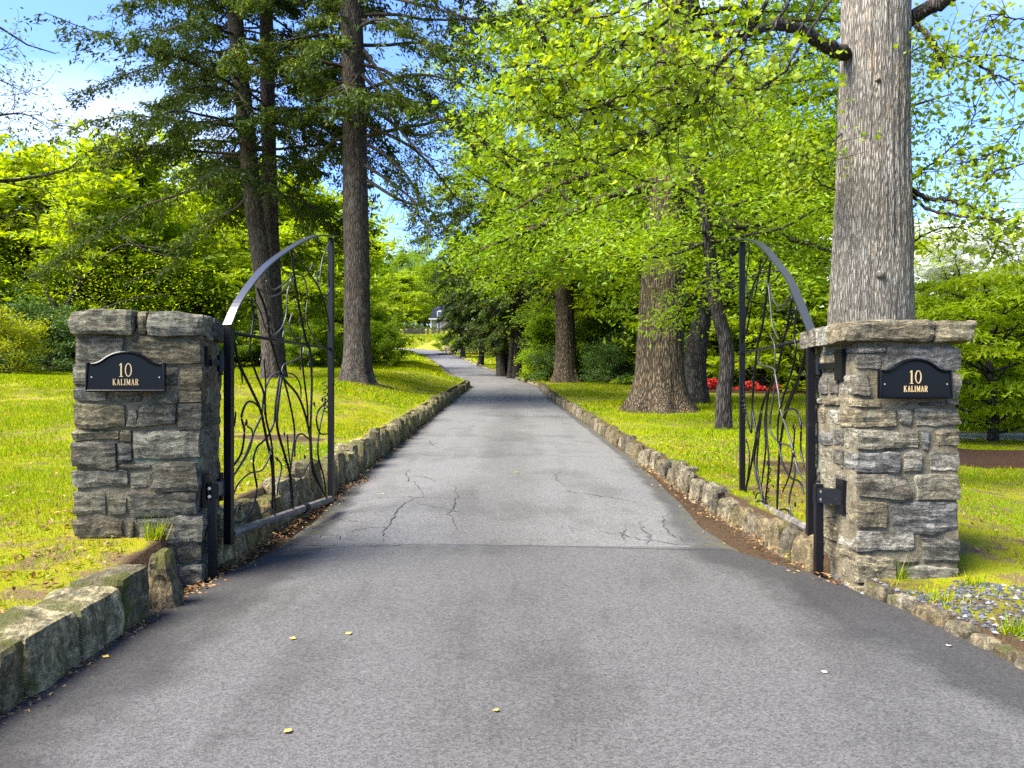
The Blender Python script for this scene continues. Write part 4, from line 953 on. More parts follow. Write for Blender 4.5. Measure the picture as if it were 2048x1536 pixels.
# ---- dark hemlocks by the bend
b = at(1004, 46)
tp = px_path(b, [(1000, 700), (992, 620), (985, 480), (980, 300), (978, 200)], 46.0)
tr, br, lf = hemlock_parts(np.random.default_rng(104), tp, .3, 2.4, tp[-1, 2], 4.9, 96, 60000, .20, .07, .3, prof=lambda u: np.interp(u, [0, .28, .42, .7, 1], [.64, .68, 1.0, .85, .15]))
hb = tree_thing('hemlock_tree', b, 'dark drooping hemlock with two stems right of the bend in the drive', 'tree', MAT['bark_dark'], MAT['lf_hemlock'], tp, np.interp(tp[:, 2], [0, 6, 18], [.30, .24, .05]), br, lf, 28, .35, .01, 'dark evergreens by the bend')
a = Acc(); V, Fs = big_trunk(tp*np.array([1, 1, .62])+np.array([.42, .25, 0]), np.interp(tp[:, 2], [0, 6, 18], [.25, .18, .05]), .3, 24, .1, .01, 5); a.add(V, Fs); part('trunk', a, MAT['bark_dark'], hb, True)
for (px, Y, rz, s, lab) in [(1034, 43, 2.0, .82, 'dark slim evergreen just right of the two stemmed hemlock'), (926, 92, 1.0, .95, 'dark hemlock partly hiding the far house'), (962, 70, 4.0, .85, 'dark hemlock standing beyond the two stemmed one'),
                          (1190, 40, 3.0, 1.0, 'dark evergreen behind the shrubs between the two thick trunks'), (1120, 58, 5.2, 1.2, 'tall dark evergreen behind the thinner brown trunk')]:
    dup(hb, at(px, Y), rz, s, lab)
# ---- the poplar behind the right pillar
PY = 8.8
b = np.array([(1740-1024)*PY/F0, PY, float(gz((1740-1024)*PY/F0, PY))])
tp = px_path(b, [(1740, 800), (1740, 640), (1744, 480), (1746, 300), (1749, 130), (1750, 0), (1752, -300), (1756, -800), (1758, -1400)], PY)
trp = np.interp(tp[:, 2], [0, .6, 1.6, 3.6, 5.6, 12], [.52, .46, .435, .375, .345, .22])
pop = empty('poplar_tree', b, 'huge furrowed grey trunk rising behind the right gate pillar, with overhanging lime leaves', 'tree')
a = Acc(); V, Fs = big_trunk(tp, trp, .3, 190, .03, .020, 9, kk=62); a.add(V, Fs); part('trunk', a, MAT['bark_poplar'], pop, True)
def knot(px, py, Y, r):
    p = P(px, py, Y)-b; a = Acc(); ang = np.linspace(0, 2*np.pi, 15)[:-1]
    V, Fs = tube([p+np.array([.0, .06, 0]), p+np.array([0, 0, 0]), p+np.array([0, -.02, 0])], [r*1.2, r, r*.55], 12); a.add(V, Fs); part('knot', a, MAT['bark_poplar'], pop, True)
knot(1762, 548, PY-.43, .042); knot(1757, 158, PY-.36, .02); knot(1800, 575, PY-.33, .03)
# traced limbs: (photo polyline, distance at both ends, radius at both ends)
POPB = [([(1690,110),(1650,88),(1600,60),(1550,50),(1500,66)], 8.7, 7.6, .078, .04), ([(1500,66),(1440,70),(1380,60),(1330,80),(1270,70),(1230,90)], 7.6, 7.0, .038, .008),
 ([(1812,45),(1850,20),(1890,0),(1960,-60),(2040,-140)], 8.8, 8.2, .085, .06), ([(1832,50),(1860,75),(1878,110),(1884,135)], 8.6, 8.4, .032, .014),
 ([(1545,-20),(1500,60),(1440,130),(1380,210),(1310,270),(1240,300),(1150,322),(1060,327),(1000,300),(950,270)], 6.4, 6.6, .020, .005),
 ([(1600,-40),(1540,70),(1480,140),(1420,200),(1360,250),(1320,262),(1250,270)], 6.8, 6.4, .016, .005), ([(1700,-60),(1620,60),(1560,150),(1500,185),(1450,196),(1380,180),(1320,150)], 7.2, 6.4, .016, .005),
 ([(1400,-60),(1340,40),(1280,70),(1200,110),(1120,135),(1060,130)], 6.2, 6.4, .014, .004), ([(1360,-80),(1300,0),(1220,30),(1150,40),(1080,20)], 6.0, 6.6, .012, .004),
 ([(1260,60),(1200,100),(1160,150),(1110,165),(1060,150)], 6.2, 6.5, .010, .004), ([(1300,160),(1240,195),(1180,215),(1120,235),(1060,240)], 6.4, 6.6, .010, .004),
 ([(1440,130),(1380,140),(1320,125),(1270,135)], 6.4, 6.2, .009, .004), ([(1480,120),(1490,90),(1500,40),(1490,0)], 6.6, 6.4, .01, .005), ([(1640,-30),(1590,80),(1560,130),(1490,250),(1440,290)], 7.4, 7.6, .013, .004),
 ([(1815,372),(1850,395),(1900,400),(1960,425),(2048,462),(2120,480)], 8.9, 8.0, .03, .012), ([(1815,385),(1860,420),(1920,432),(1980,440),(2060,445)], 8.9, 7.8, .02, .006), ([(1815,365),(1860,330),(1920,280),(1945,240),(1950,190)], 8.9, 8.6, .014, .005),
 ([(1815,500),(1850,470),(1900,455),(1960,470),(2010,500)], 9.0, 8.4, .013, .004), ([(1950,120),(1990,150),(2048,170),(2100,160)], 8.4, 8.0, .014, .006), ([(2120,90),(2060,120),(2000,110),(1940,115),(1880,110)], 8.2, 8.4, .014, .004), ([(2120,320),(2040,330),(1990,345),(1960,380)], 8.2, 8.4, .012, .004),
 ([(2110,210),(2050,240),(2000,300),(1960,320),(1900,330)], 8.4, 8.6, .010, .004), ([(2110,20),(2040,40),(1980,30),(1920,60)], 8.2, 8.4, .010, .004), ([(1690,260),(1650,300),(1610,310),(1570,330)], 8.8, 8.2, .010, .004), ([(1670,380),(1640,365),(1600,330),(1580,300)], 8.8, 8.4, .010, .004),
 ([(980,-60),(1080,60),(1082,110),(1060,170),(1020,215)], 7.6, 8.0, .03, .006)]
br = Acc(); twig_pts = []; twig_out = []; rng = np.random.default_rng(77)
for k, (pl_, y0, y1, r0, r1) in enumerate(POPB):
    Q = catmull(np.array([P(x, y, yy) for (x, y), yy in zip(pl_, np.linspace(y0, y1, len(pl_)))]), 6)-b
    Q[1:-1] += rng.normal(0, .008, Q[1:-1].shape)
    V, Fs = tube(Q, np.linspace(r0, r1, len(Q)), 8 if r0 > .03 else 5); br.add(V, Fs)
    if r1 > .025: continue
    m = len(Q)
    for s in range(int(m*.95)):
        f = rng.uniform(.15, 1); i = min(int(f*(m-1)), m-2); d = unit(Q[i+1]-Q[i]); q = wander(rng, Q[i], d*.6+rng.normal(0, .6, 3)*np.array([1, .8, .6]), rng.uniform(.25, .7), 4, .22, -.04)
        V, Fs = tube(q, np.linspace(.0055, .0025, 5), 3, False); br.add(V, Fs)
        twig_pts += list(q[1:]); twig_out += [unit(q[-1]-q[0])]*4
    twig_pts += list(Q[m//2::2]); twig_out += [unit(Q[-1]-Q[m//2])]*len(Q[m//2::2])
part('limbs', br, MAT['bark_dark'], pop, True)['kind'] = 'stuff'
# large single leaves (broad four-lobed tulip-tree shape)
LV = np.array([(0, 0), (.22, .05), (.5, .16), (.42, .42), (.40, .52), (.46, .80), (.10, .72), (-.10, .72), (-.46, .80), (-.40, .52), (-.42, .42), (-.5, .16), (-.22, .05)])
LZ = np.abs(LV[:, 0])*.42-.30*LV[:, 1]**2
def leaf_template():
    V = np.concatenate([[[0, .42, -.02]], np.stack([LV[:, 0], LV[:, 1], LZ], -1)]); n = len(LV)
    return V, np.array([(0, i+1, (i+1) % n+1) for i in range(n)])
LT, LF = leaf_template()
lm = Acc(); lm.add(LT, LF, .55); leaf_mesh = lm.mesh('leaf', MAT['lf_poplar'], attr='rnd')
from mathutils import Matrix
tw = np.array(twig_pts); to = np.array(twig_out); order = rng.permutation(len(tw))
wp = tw+b; vx = 1024+wp[:, 0]/wp[:, 1]*F0; vy = HOR-(wp[:, 2]-EYE)/wp[:, 1]*F0
near = [i for i in order if 930 < vx[i] < 1640 and 0 < vy[i] < 400][:285]
def leaf_frames(C, O, size):
    n = len(C); D = unit(O*.5+rng.normal(0, .55, (n, 3))+np.array([0, 0, -.35])); U = unit(np.array([-.1, -.25, 1.])+rng.normal(0, .55, (n, 3))); S = unit(np.cross(D, U)); Nn = np.cross(S, D)
    return S*size[:, None], D*size[:, None], Nn*size[:, None]
sz = rng.uniform(.045, .10, len(near)); Cn = tw[near]+rng.normal(0, .035, (len(near), 3)); S_, D_, N_ = leaf_frames(Cn, to[near], sz)
for i in range(len(near)):
    o = link('leaf', leaf_mesh, pop)
    o.matrix_local = Matrix([[S_[i, 0], D_[i, 0], N_[i, 0], Cn[i, 0]], [S_[i, 1], D_[i, 1], N_[i, 1], Cn[i, 1]], [S_[i, 2], D_[i, 2], N_[i, 2], Cn[i, 2]], [0, 0, 0, 1]])
lf = Acc(); pick = rng.integers(len(tw), size=5200); C = tw[pick]+rng.normal(0, .07, (5200, 3)); sz = rng.uniform(.03, .075, 5200); S_, D_, N_ = leaf_frames(C, to[pick], sz)
V = C[:, None]+LT[None, :, 0:1]*S_[:, None]+LT[None, :, 1:2]*D_[:, None]+LT[None, :, 2:3]*N_[:, None]
lf.add(V.reshape(-1, 3), (LF[None]+(np.arange(5200)*len(LT))[:, None, None]).reshape(-1, 3), np.repeat(rng.random(5200), len(LT)))
# the high crown above the frame
rng2 = np.random.default_rng(78); u_ = rng2.normal(0, 1, (5200, 3))*np.array([3.2, 3.0, 2.6])+np.array([0, 1.0, 12.0]); u_ = u_[(u_[:, 2] > 8.4) & (u_[:, 0] > -3.4)]
leaves(lf, u_, rng2, .2, .16, rng2.random(len(u_)), -.1, .5)
part('crown', lf, MAT['lf_poplar'], pop, False, 'rnd')['kind'] = 'stuff'

# ---- the thick oak right of the drive, and the thinner one further on
b = at(1318, 18.0)
tp = px_path(b, [(1318, 760), (1322, 640), (1330, 480), (1339, 330), (1348, 160), (1352, 0), (1356, -200), (1358, -500)], 18.0)
tr = np.interp(tp[:, 2], [0, .8, 2, 5, 9, 14], [.56, .52, .50, .455, .42, .2])
_, _, br, lf = broad_parts(np.random.default_rng(201), 15, 4.2, 5.2, 42, .145, .06, 52000, .5, .15, 7, .34, tp=tp, elev=(-.35, .6), shape=lambda u: .55+.5*math.sin(math.pi*min(1, .25+u*.6)))
tree_thing('oak_tree', b, 'thick brown furrowed trunk with flared roots on the right lawn, feathery leaves above', 'tree', MAT['bark_oak'], MAT['lf_green'], tp, tr, br, lf, 150, .85, .026, None, 48, .04)
b = at(1132, 35.0)
tp = px_path(b, [(1131, 700), (1129, 600), (1130, 480), (1132, 300), (1135, 100), (1136, -60)], 35.0)
tr = np.interp(tp[:, 2], [0, 1, 3, 8, 16], [.50, .46, .42, .34, .12])
_, _, br, lf = broad_parts(np.random.default_rng(202), 17, 4.0, 5.4, 48, .19, .085, 46000, .5, .15, 7, .4, tp=tp, elev=(-.4, .6), shape=lambda u: (.35+.75*math.sin(math.pi*min(1, .15+u*.8))))
tree_thing('oak_tree', b, 'brown flared trunk beside the bend in the drive, lower leaves hanging over it', 'tree', MAT['bark_oak'], MAT['lf_green'], tp, tr, br, lf, 90, .8, .022, None, 40, .06)
# ---- small crooked tree and the dark leaning one on the right lawn
b = at(1447, 13.2)
tp = px_path(b, [(1447, 790), (1455, 730), (1453, 690), (1440, 640), (1428, 595), (1424, 555), (1416, 470), (1408, 420), (1400, 380), (1376, 318), (1362, 270), (1352, 200)], 13.2)
tr = np.interp(tp[:, 2], [0, .6, 2, 4, 5], [.135, .12, .115, .085, .02])
_, _, br, lf = broad_parts(np.random.default_rng(203), 6, 2.2, 2.6, 22, .10, .04, 15000, .12, .2, 6, .26, tp=tp, elev=(-.2, .5), shape=lambda u: .8)
tree_thing('small_tree', b, 'thin crooked grey trunk on the right lawn just left of the right gate leaf', 'tree', MAT['bark_dark'], MAT['lf_green'], tp, tr, br, lf, 48, .25, .010, None, 24, .05)
b = at(1392, 21.0)
tp = px_path(b, [(1390, 740), (1393, 690), (1405, 630), (1420, 585), (1446, 540), (1470, 480), (1474, 400), (1478, 330), (1482, 200)], 21.0)
tr = np.interp(tp[:, 2], [0, .6, 2, 4, 8], [.33, .30, .26, .2, .04])
_, _, br, lf = broad_parts(np.random.default_rng(204), 9, 3.2, 4.2, 30, .12, .05, 22000, .3, .2, 6, .3, tp=tp, elev=(-.1, .6), shape=lambda u: .85)
tree_thing('small_tree', b, 'dark leaning trunk tucked behind the thick brown oak', 'tree', MAT['bark_dark'], MAT['lf_green'], tp, tr, br, lf, 48, .3, .012, None, 24, .06)

# ---- prototypes for the woods; each first instance is used in place
rngp = np.random.default_rng(300)
def proto(label, px, Y, seed, H, base, Rad, nl, LL, LW, nleaf, tr_, leafm, bark, **k):
    grp = k.pop('group', None); nm = k.pop('name', 'broadleaf_tree'); cat = k.pop('cat', 'tree'); g = k.pop('nseg', 16); trk = k.pop('trunk', True)
    tp, tr, br, lf = broad_parts(np.random.default_rng(seed), H, base, Rad, nl, LL, LW, nleaf, tr_, **k)
    return tree_thing(nm, at(px, Y), label, cat, bark, leafm, tp, tr, br, lf, g, .35, .01, grp, trunk=trk, ring=.12)
GW = 'lime green trees behind the left lawn'
LWL = {(-150, 31): 'lime tree mostly outside the left photo edge, nearest the bare branches', (-60, 40): 'lime tree at the left photo edge behind the yellow shrub', (150, 39): 'lime tree rising straight above the left half of the left pillar',
 (225, 33): 'smaller lime tree just above the cap of the left pillar', (430, 40): 'lime tree seen just left of the two leaning hemlock trunks', (520, 45): 'lime tree directly behind the two leaning hemlock trunks', (560, 36): 'small lime tree seen through the left gate leaf', (610, 50): 'lime tree in the gap between the paired hemlocks and the lone thick one', (680, 58): 'lime tree half hidden behind the thick lone hemlock trunk'}
wA = proto('lime green spreading tree above the right end of the left pillar cap', 330, 36, 301, 10.5, 1.0, 4.6, 46, .46, .18, 11500, .2, MAT['lf_lime'], MAT['bark_dark'], elev=(-.05, .8), layer=.4, cl=.42, group=GW, wob=.16)
wB = proto('lime green spreading tree left of the left pillar, above the yellow shrub', 60, 34, 302, 10.0, 1.0, 4.4, 42, .44, .175, 11500, .2, MAT['lf_lime'], MAT['bark_dark'], elev=(0, .9), layer=.4, cl=.40, group=GW, wob=.18)
for (px, Y, s, q) in [(-150, 31, 1.0, 0), (-60, 40, 1.1, 1), (150, 39, 1.0, 0), (225, 33, .78, 1), (430, 40, 1.05, 1), (520, 45, 1.1, 0), (610, 50, 1.15, 1), (680, 58, 1.2, 0), (100, 52, 1.25, 0), (260, 55, 1.2, 1), (400, 58, 1.2, 0), (-250, 42, 1.2, 1), (-40, 58, 1.3, 0), (560, 36, .7, 1), (-420, 33, 1.1, 0), (-640, 38, 1.2, 1), (-900, 36, 1.15, 0), (-1200, 42, 1.3, 1)]:
    o = dup((wA, wB)[q], at(px, Y), rngp.uniform(0, 6.28), s)
    o['label'] = LWL.get((px, Y), 'lime green tree in the rear row of the bank behind the left lawn')
GR = 'light green trees behind the right lawn'
LRA = {1475: 'airy green tree directly above the latch stile of the right gate leaf', 1640: 'airy green tree between the right gate arch and the furrowed trunk', 1260: 'airy green tree rising left of the thick oak', 1370: 'airy green tree directly behind the thick oak trunk', 1180: 'airy green tree right of the thinner brown trunk by the bend', 1700: 'airy green tree hidden behind the huge furrowed trunk', 1620: 'airy green tree in the rear row behind the right gate leaf'}
LRB = {1430: 'lime green tree with low branches behind the thin crooked trunk', 1520: 'lime green tree behind the latch half of the right gate leaf', 1610: 'lime green tree behind the hinge half of the right gate leaf', 1340: 'lime green tree with low branches just behind the thick oak', 1900: 'lime green tree behind the dogwood, right of the furrowed trunk', 2010: 'lime green tree behind the layered maple right of the pillar', 2120: 'lime green tree at the right photo edge', 1800: 'lime green tree hidden behind the right pillar'}
wC = proto('tallest airy green tree above the middle of the right gate leaf', 1560, 38, 303, 12.5, 1.4, 4.6, 50, .26, .11, 15000, .22, MAT['lf_green'], MAT['bark_dark'], elev=(0, .9), cl=.46, group=GR, wob=.16)
for (px, Y, s, q) in [(1475, 44, 1.1, 0), (1640, 36, .9, 0), (1260, 52, 1.25, 0), (1370, 50, 1.15, 0), (1180, 62, 1.35, 0), (1700, 46, 1.0, 0), (1620, 56, 1.2, 0)]:
    dup(wC, at(px, Y), rngp.uniform(0, 6.28), s, LRA[px])
for (px, Y, s) in [(1430, 32, .72), (1520, 31, .68), (1610, 33, .66), (1340, 34, .8), (1900, 40, .8), (2010, 36, .72), (2120, 38, .85), (1800, 42, .85), (1960, 52, 1.1), (2080, 56, 1.1), (2230, 46, 1.1)]:
    dup(wB if px % 20 else wA, at(px, Y), rngp.uniform(0, 6.28), s, LRB.get(px, 'lime green tree in the rear row beyond the dogwoods'), GR)
# far woods behind and round the house
GF = 'trees of the far wood round the house'
for (px, Y, s, q) in [(790, 235, 1.9, 2), (815, 215, 1.6, 1), (835, 240, 1.9, 0), (850, 228, 1.7, 2), (870, 245, 1.9, 1), (890, 250, 2.0, 0), (915, 240, 1.9, 2), (940, 235, 1.9, 1), (760, 215, 1.8, 0), (730, 190, 1.7, 2), (968, 215, 1.8, 0), (1000, 190, 1.7, 1), (700, 160, 1.6, 1), (1040, 160, 1.6, 2), (815, 262, 2.2, 2), (865, 270, 2.2, 0), (910, 275, 2.2, 2), (770, 255, 2.2, 1)]:
    dup((wA, wB, wC)[q], at(px, Y), rngp.uniform(0, 6.28), s, 'pale green tree in the far wood behind the house', GF)
GB = 'trees closing the view on both sides'
for (px, Y, s, q) in [(620, 90, 1.5, 0), (540, 95, 1.5, 1), (450, 90, 1.5, 0), (340, 92, 1.5, 1), (220, 90, 1.5, 0), (80, 92, 1.6, 1), (-80, 95, 1.6, 0), (-260, 90, 1.6, 1), (1090, 110, 1.6, 2), (1150, 100, 1.6, 0), (1230, 95, 1.5, 2), (1310, 90, 1.5, 1), (1400, 88, 1.5, 0), (1490, 90, 1.5, 1), (1580, 90, 1.5, 0), (1680, 90, 1.5, 1), (1790, 85, 1.4, 0), (1900, 85, 1.4, 1), (2010, 85, 1.4, 0), (2130, 85, 1.5, 1), (2280, 80, 1.5, 0)]:
    dup((wA, wB, wC)[q], at(px, Y), rngp.uniform(0, 6.28), s, 'distant green tree in the belt of wood that closes the view', GB)

# ---- shrubs
def shrub(label, px, Y, seed, H, Rad, leafm, LL, LW, n, name='shrub', layer=.6, nl=26, group=None, cat='shrub', cl=.16, flat=.6):
    tp, tr, br, lf = broad_parts(np.random.default_rng(seed), H, H*.06, Rad, nl, LL, LW, n, .05, wob=.15, subs=6, cl=cl, flat=flat, elev=(.05, 1.1), tp=np.array([[0, 0, -.1], [.02, 0, H*.3], [0, .03, H*.75]]), shape=lambda u: .75+.35*math.sin(math.pi*min(1, .3+.5*u))-.35*max(0, u-.6), layer=layer)
    return tree_thing(name, at(px, Y), label, cat, MAT['twig'], leafm, tp, tr, br, lf, 8, .2, .004, group, trunk=False)
s1 = shrub('rounded yellow green shrub at the left edge of the lawn', 18, 26.5, 401, 1.75, 1.25, MAT['lf_yellow'], .10, .045, 9000)
s2 = shrub('dark evergreen shrub in the shade under the left trees', 95, 29.5, 402, 1.9, 1.9, MAT['lf_dark'], .13, .05, 9000, group='dark shrubs under the left trees')
for (px, Y, s, lab) in [(-60, 30, 1.1, 'dark evergreen shrub just outside the left photo edge beside the yellow one'), (175, 31, .9, 'dark evergreen shrub peeping past the left side of the left pillar'), (240, 33, .8, 'dark evergreen shrub mostly hidden behind the left pillar')]: dup(s2, at(px, Y), px*.1, s, lab)
s3 = shrub('bright green shrub right of the hemlock trunk, overhanging the far lawn', 768, 46, 403, 3.2, 2.0, MAT['lf_green'], .15, .06, 12000)

for (px, Y, s, lab) in [(310, 32, .5, 'green shrub behind the inner half of the left pillar'), (392, 33, .5, 'green shrub just right of the left pillar, behind the gate hinge'), (470, 34, .55, 'green shrub seen through the hinge half of the left gate leaf'), (596, 34, .5, 'green shrub right of the paired hemlock trunks'), (646, 36, .6, 'green shrub beside the latch stile of the left gate leaf')]: dup(s3, at(px, Y), px*.1, s, lab, 'green shrubs along the far edge of the left lawn')
s3.scale = (.62, .62, .72); dup(s3, at(738, 54), 1.0, 1.1, 'olive and dark magnolia behind the bright shrub left of the house')
s4 = shrub('broad bright green shrub beside the brown trunk at the bend', 1090, 39, 404, 3.4, 1.35, MAT['lf_green'], .14, .06, 12000)
for (px, Y, s, lab) in [(1190, 36, .92, 'green shrub between the two thick brown trunks'), (1225, 38, .95, 'shaded shrub left of the thick oak trunk'), (1160, 44, 1.0, 'green shrub half behind the thinner brown trunk')]: dup(s4, at(px, Y), px*.2, s, lab)
for (px, Y, s, lab) in [(1245, 33, .8, 'low dark evergreen bush at the foot of the shrubs left of the oak'), (1100, 37.5, .6, 'dark bush under the bright shrub by the bend'), (1350, 31, .7, 'dark bush behind the thick oak'), (1290, 36, 1.1, 'dark bush in the gap left of the oak'), (1205, 34.5, .55, 'small dark bush below the green shrubs')]: dup(s2, at(px, Y), px*.3, s, lab, 'dark shrubs on the right')
s5 = shrub('white flowering rhododendron on the bank beside the far fork of the drive', 962, 99, 405, 4.2, 2.4, MAT['lf_dark'], .24, .10, 7000)
lf = Acc(); r_ = np.random.default_rng(5); v = unit(r_.normal(0, 1, (900, 3))); C = v*np.array([2.3, 2.2, 1.9])+np.array([-.2, -.3, 2.5]); C = C[C[:, 2] > 1.2]; C = C[vnoise(C*.9, 3) > -.05]
leaves(lf, C, r_, .34, .22, r_.random(len(C)), .1, .6); part('flowers', lf, MAT['petal_white'], s5, False, 'rnd')['kind'] = 'stuff'
dup(s3, at(883, 106), .7, .62, 'low green bushes on the bank at the far fork'); dup(s3, at(908, 109), 2.2, .8, 'taller bush on the bank behind the far stone wall')
dup(s2, at(838, 182), 0, .75, 'grey green bushes along the top of the far retaining wall', 'bushes by the house'); dup(s2, at(812, 184), 1, .85, 'bush at the left end of the far retaining wall', 'bushes by the house'); dup(s2, at(868, 186), 2, .6, 'dark hedge bush in front of the house', 'bushes by the house')

# ---- layered maple right of the pillar, white dogwoods behind it
def pad_tree(label, px, Y, seed, H, Rad, npad, per, LL, LW, leafm):
    rg = np.random.default_rng(seed); loc = at(px, Y); tp = np.array([[0, 0, -.15], [.05, 0, H*.15], [-.05, .05, H*.45], [.05, 0, H*.85]]); br = Acc(); lf = Acc()
    for i in range(npad):
        u = (i+.5)/npad; z = .55+(H-.6)*u; az = i*2.39996+rg.normal(0, .3); rr = Rad*(1.05-.5*u**2)*rg.uniform(.35, 1.0)*(.55+.45*min(1, u/.3))
        c = np.array([rr*math.cos(az), rr*math.sin(az), z+rg.normal(0, .05)]); sx, sy = rg.uniform(.45, .85), rg.uniform(.28, .5)
        z0 = max(.15, z-.25-rr*.25); Q = catmull(np.array([[0, 0, z0], c*.5+np.array([0, 0, z0*.5-c[2]*.02]), c]), 5); V, Fs = tube(Q, np.linspace(.035, .008, len(Q)), 5); br.add(V, Fs)
        for s_ in range(6):
            e = c+np.array([rg.normal(0, sx*.6), rg.normal(0, sx*.6), rg.normal(-.05, .04)]); V, Fs = tube(np.array([c*.85+np.array([0, 0, c[2]*.13]), (c+e)/2, e]), [.008, .006, .003], 4); br.add(V, Fs)
        q = rg.normal(0, 1, (per, 2)); q = q/np.maximum(1, np.linalg.norm(q, axis=1, keepdims=True)/1.9); d = np.array([math.cos(az), math.sin(az)]); t_ = np.array([-d[1], d[0]])
        xy = q[:, :1]*d*sy*1.1+q[:, 1:]*t_*sx; zz = -.16*(q**2).sum(1)*sy+rg.normal(0, .035, per)
        C = np.stack([c[0]+xy[:, 0], c[1]+xy[:, 1], c[2]+zz], -1); C[:, 2] = np.maximum(C[:, 2], .06); o_ = np.stack([xy[:, 0], xy[:, 1], 0*zz-.1], -1)
        leaves(lf, C, rg, LL, LW, np.clip(.5*rg.random()+.5*rg.random(per), 0, 1), -.25, .22, unit(o_), .9)
    return tree_thing('maple_tree', loc, label, 'tree', MAT['bark_dark'], leafm, tp, np.array([.11, .09, .07, .03]), br, lf, 16, .3, .01)
mp_ = pad_tree('layered bright green maple right of the pale pillar', 1985, 17.5, 501, 3.9, 2.7, 38, 420, .17, .07, MAT['lf_lime'])
dup(mp_, at(1880, 24), 2.1, 1.0, 'layered green maple just behind the right edge of the pale pillar')
dup(mp_, at(2130, 19), 4.1, 1.1, 'layered green maple at the right edge of the photo')
dw = proto('white flowering dogwood behind the layered maples', 1945, 27, 502, 7.0, 2.2, 3.4, 34, .13, .06, 9000, .12, MAT['lf_lime'], MAT['bark_dark'], name='dogwood_tree', elev=(0, .5), layer=.1, cl=.25, flat=.3)
lf = Acc(); r_ = np.random.default_rng(6); n_ = 7000; C = np.stack([r_.normal(0, 1.7, n_), r_.normal(0, 1.5, n_), np.round(r_.uniform(3.9, 6.4, n_)*1.8)/1.8+r_.normal(0, .09, n_)], -1); C = C[vnoise(C*np.array([.8, .8, 1.6]), 9) > -.1]
leaves(lf, C, r_, .26, .22, r_.random(len(C)), .05, .25); part('flowers', lf, MAT['petal_white'], dw, False, 'rnd')['kind'] = 'stuff'
dup(dw, at(2060, 28), 1.3, .95, 'white flowering dogwood near the right edge of the photo'); dup(dw, at(1505, 46), 2.3, .8, 'white dogwood glimpsed through the top of the right gate leaf')

# ---- bare branched tree reaching in from the left edge
b = np.array([-11.6, 15.0, float(gz(-11.6, 15.0))]); tp = np.array([[0, 0, -.2], [.1, 0, 2], [.0, .1, 4.5], [.2, 0, 7], [.1, 0, 9.5]])
LB = [([(-190,330),(-60,350),(0,362),(60,356),(130,340),(160,318)],.06,.010), ([(0,362),(40,372),(85,376),(130,372),(180,362)],.016,.004), ([(-100,300),(-20,240),(20,228),(60,232),(105,262)],.03,.006), ([(-100,150),(-30,105),(0,100),(38,92)],.02,.005),
 ([(-100,180),(-20,160),(10,165),(40,180),(62,188)],.015,.004), ([(60,232),(80,230),(118,252),(133,250)],.008,.003), ([(130,340),(190,325),(215,335)],.008,.003), ([(-150,420),(-60,435),(20,430),(60,415),(95,425)],.02,.004), ([(-120,250),(-40,270),(20,260),(50,300)],.012,.003), ([(90,376),(120,410),(140,440),(150,470)],.01,.004)]
br = Acc(); lf = Acc(); r_ = np.random.default_rng(9); pts = []
for pl_, r0, r1 in LB:
    Q = catmull(np.array([P(x, y, 15.0+.4*math.sin(x*.02)) for x, y in pl_]), 6)-b; V, Fs = tube(Q, np.linspace(r0, r1, len(Q)), 5); br.add(V, Fs)
    for s in range(9):
        i = r_.integers(len(Q)//3, len(Q)-1); q = wander(r_, Q[i], unit(Q[i+1]-Q[i])*.5+r_.normal(0, .6, 3), r_.uniform(.3, .9), 5, .3); V, Fs = tube(q, np.linspace(.007, .003, 6), 3); br.add(V, Fs); pts += list(q[2:])
for k in range(6):
    q = wander(r_, (0.1, 0, 4.5+k*.8), (r_.normal(.6, .5), r_.normal(0, .6), .4), 3, 6, .2); V, Fs = tube(q, np.linspace(.05, .01, 7), 5); br.add(V, Fs); pts += list(q[3:])
pts = np.array(pts); k_ = r_.integers(len(pts), size=1500); leaves(lf, pts[k_]+r_.normal(0, .16, (1500, 3)), r_, .085, .04, .2+.6*r_.random(1500))
tree_thing('bare_tree', b, 'sparsely leafed tree reaching thin bare branches in from the left edge', 'tree', MAT['bark_dark'], MAT['lf_olive'], tp, np.array([.24, .2, .16, .1, .03]), br, lf, 20, .3, .01)
# twisted dark trunk and long shade branches in the left bank
b = at(128, 30.5); tp = px_path(b, [(134, 700), (138, 672), (128, 640), (140, 600), (165, 560), (200, 520)], 30.5)
br = Acc(); lf = Acc(); r_ = np.random.default_rng(12)
for pl_, r0, r1 in [([(134,690),(118,700),(100,712),(88,735)],.10,.07), ([(138,670),(160,640),(200,620),(260,600),(330,590)],.08,.02), ([(130,640),(100,600),(80,560),(60,540)],.07,.02), ([(200,520),(250,490),(330,500),(360,512)],.05,.015), ([(165,560),(120,540),(70,545)],.05,.015), ([(240,470),(290,500),(345,515),(360,525)],.05,.02), ([(250,570),(300,545),(380,530)],.04,.012)]:
    Q = catmull(np.array([P(x, y, 30.2) for x, y in pl_]), 5)-b; V, Fs = tube(Q, np.linspace(r0, r1, len(Q)), 5); br.add(V, Fs)
C = r_.normal(0, 1, (3000, 3))*np.array([2.2, 1.0, .9])+np.array([1.2, .3, 3.4]); leaves(lf, C, r_, .13, .05, r_.random(3000), -.1, .3)
tree_thing('maple_tree', b, 'twisted dark maple trunk left of the left pillar by the far lawn edge', 'tree', MAT['bark_dark'], MAT['lf_lime'], tp, np.interp(np.arange(7), [0, 6], [.26, .06]), br, lf, 24, .4, .012)
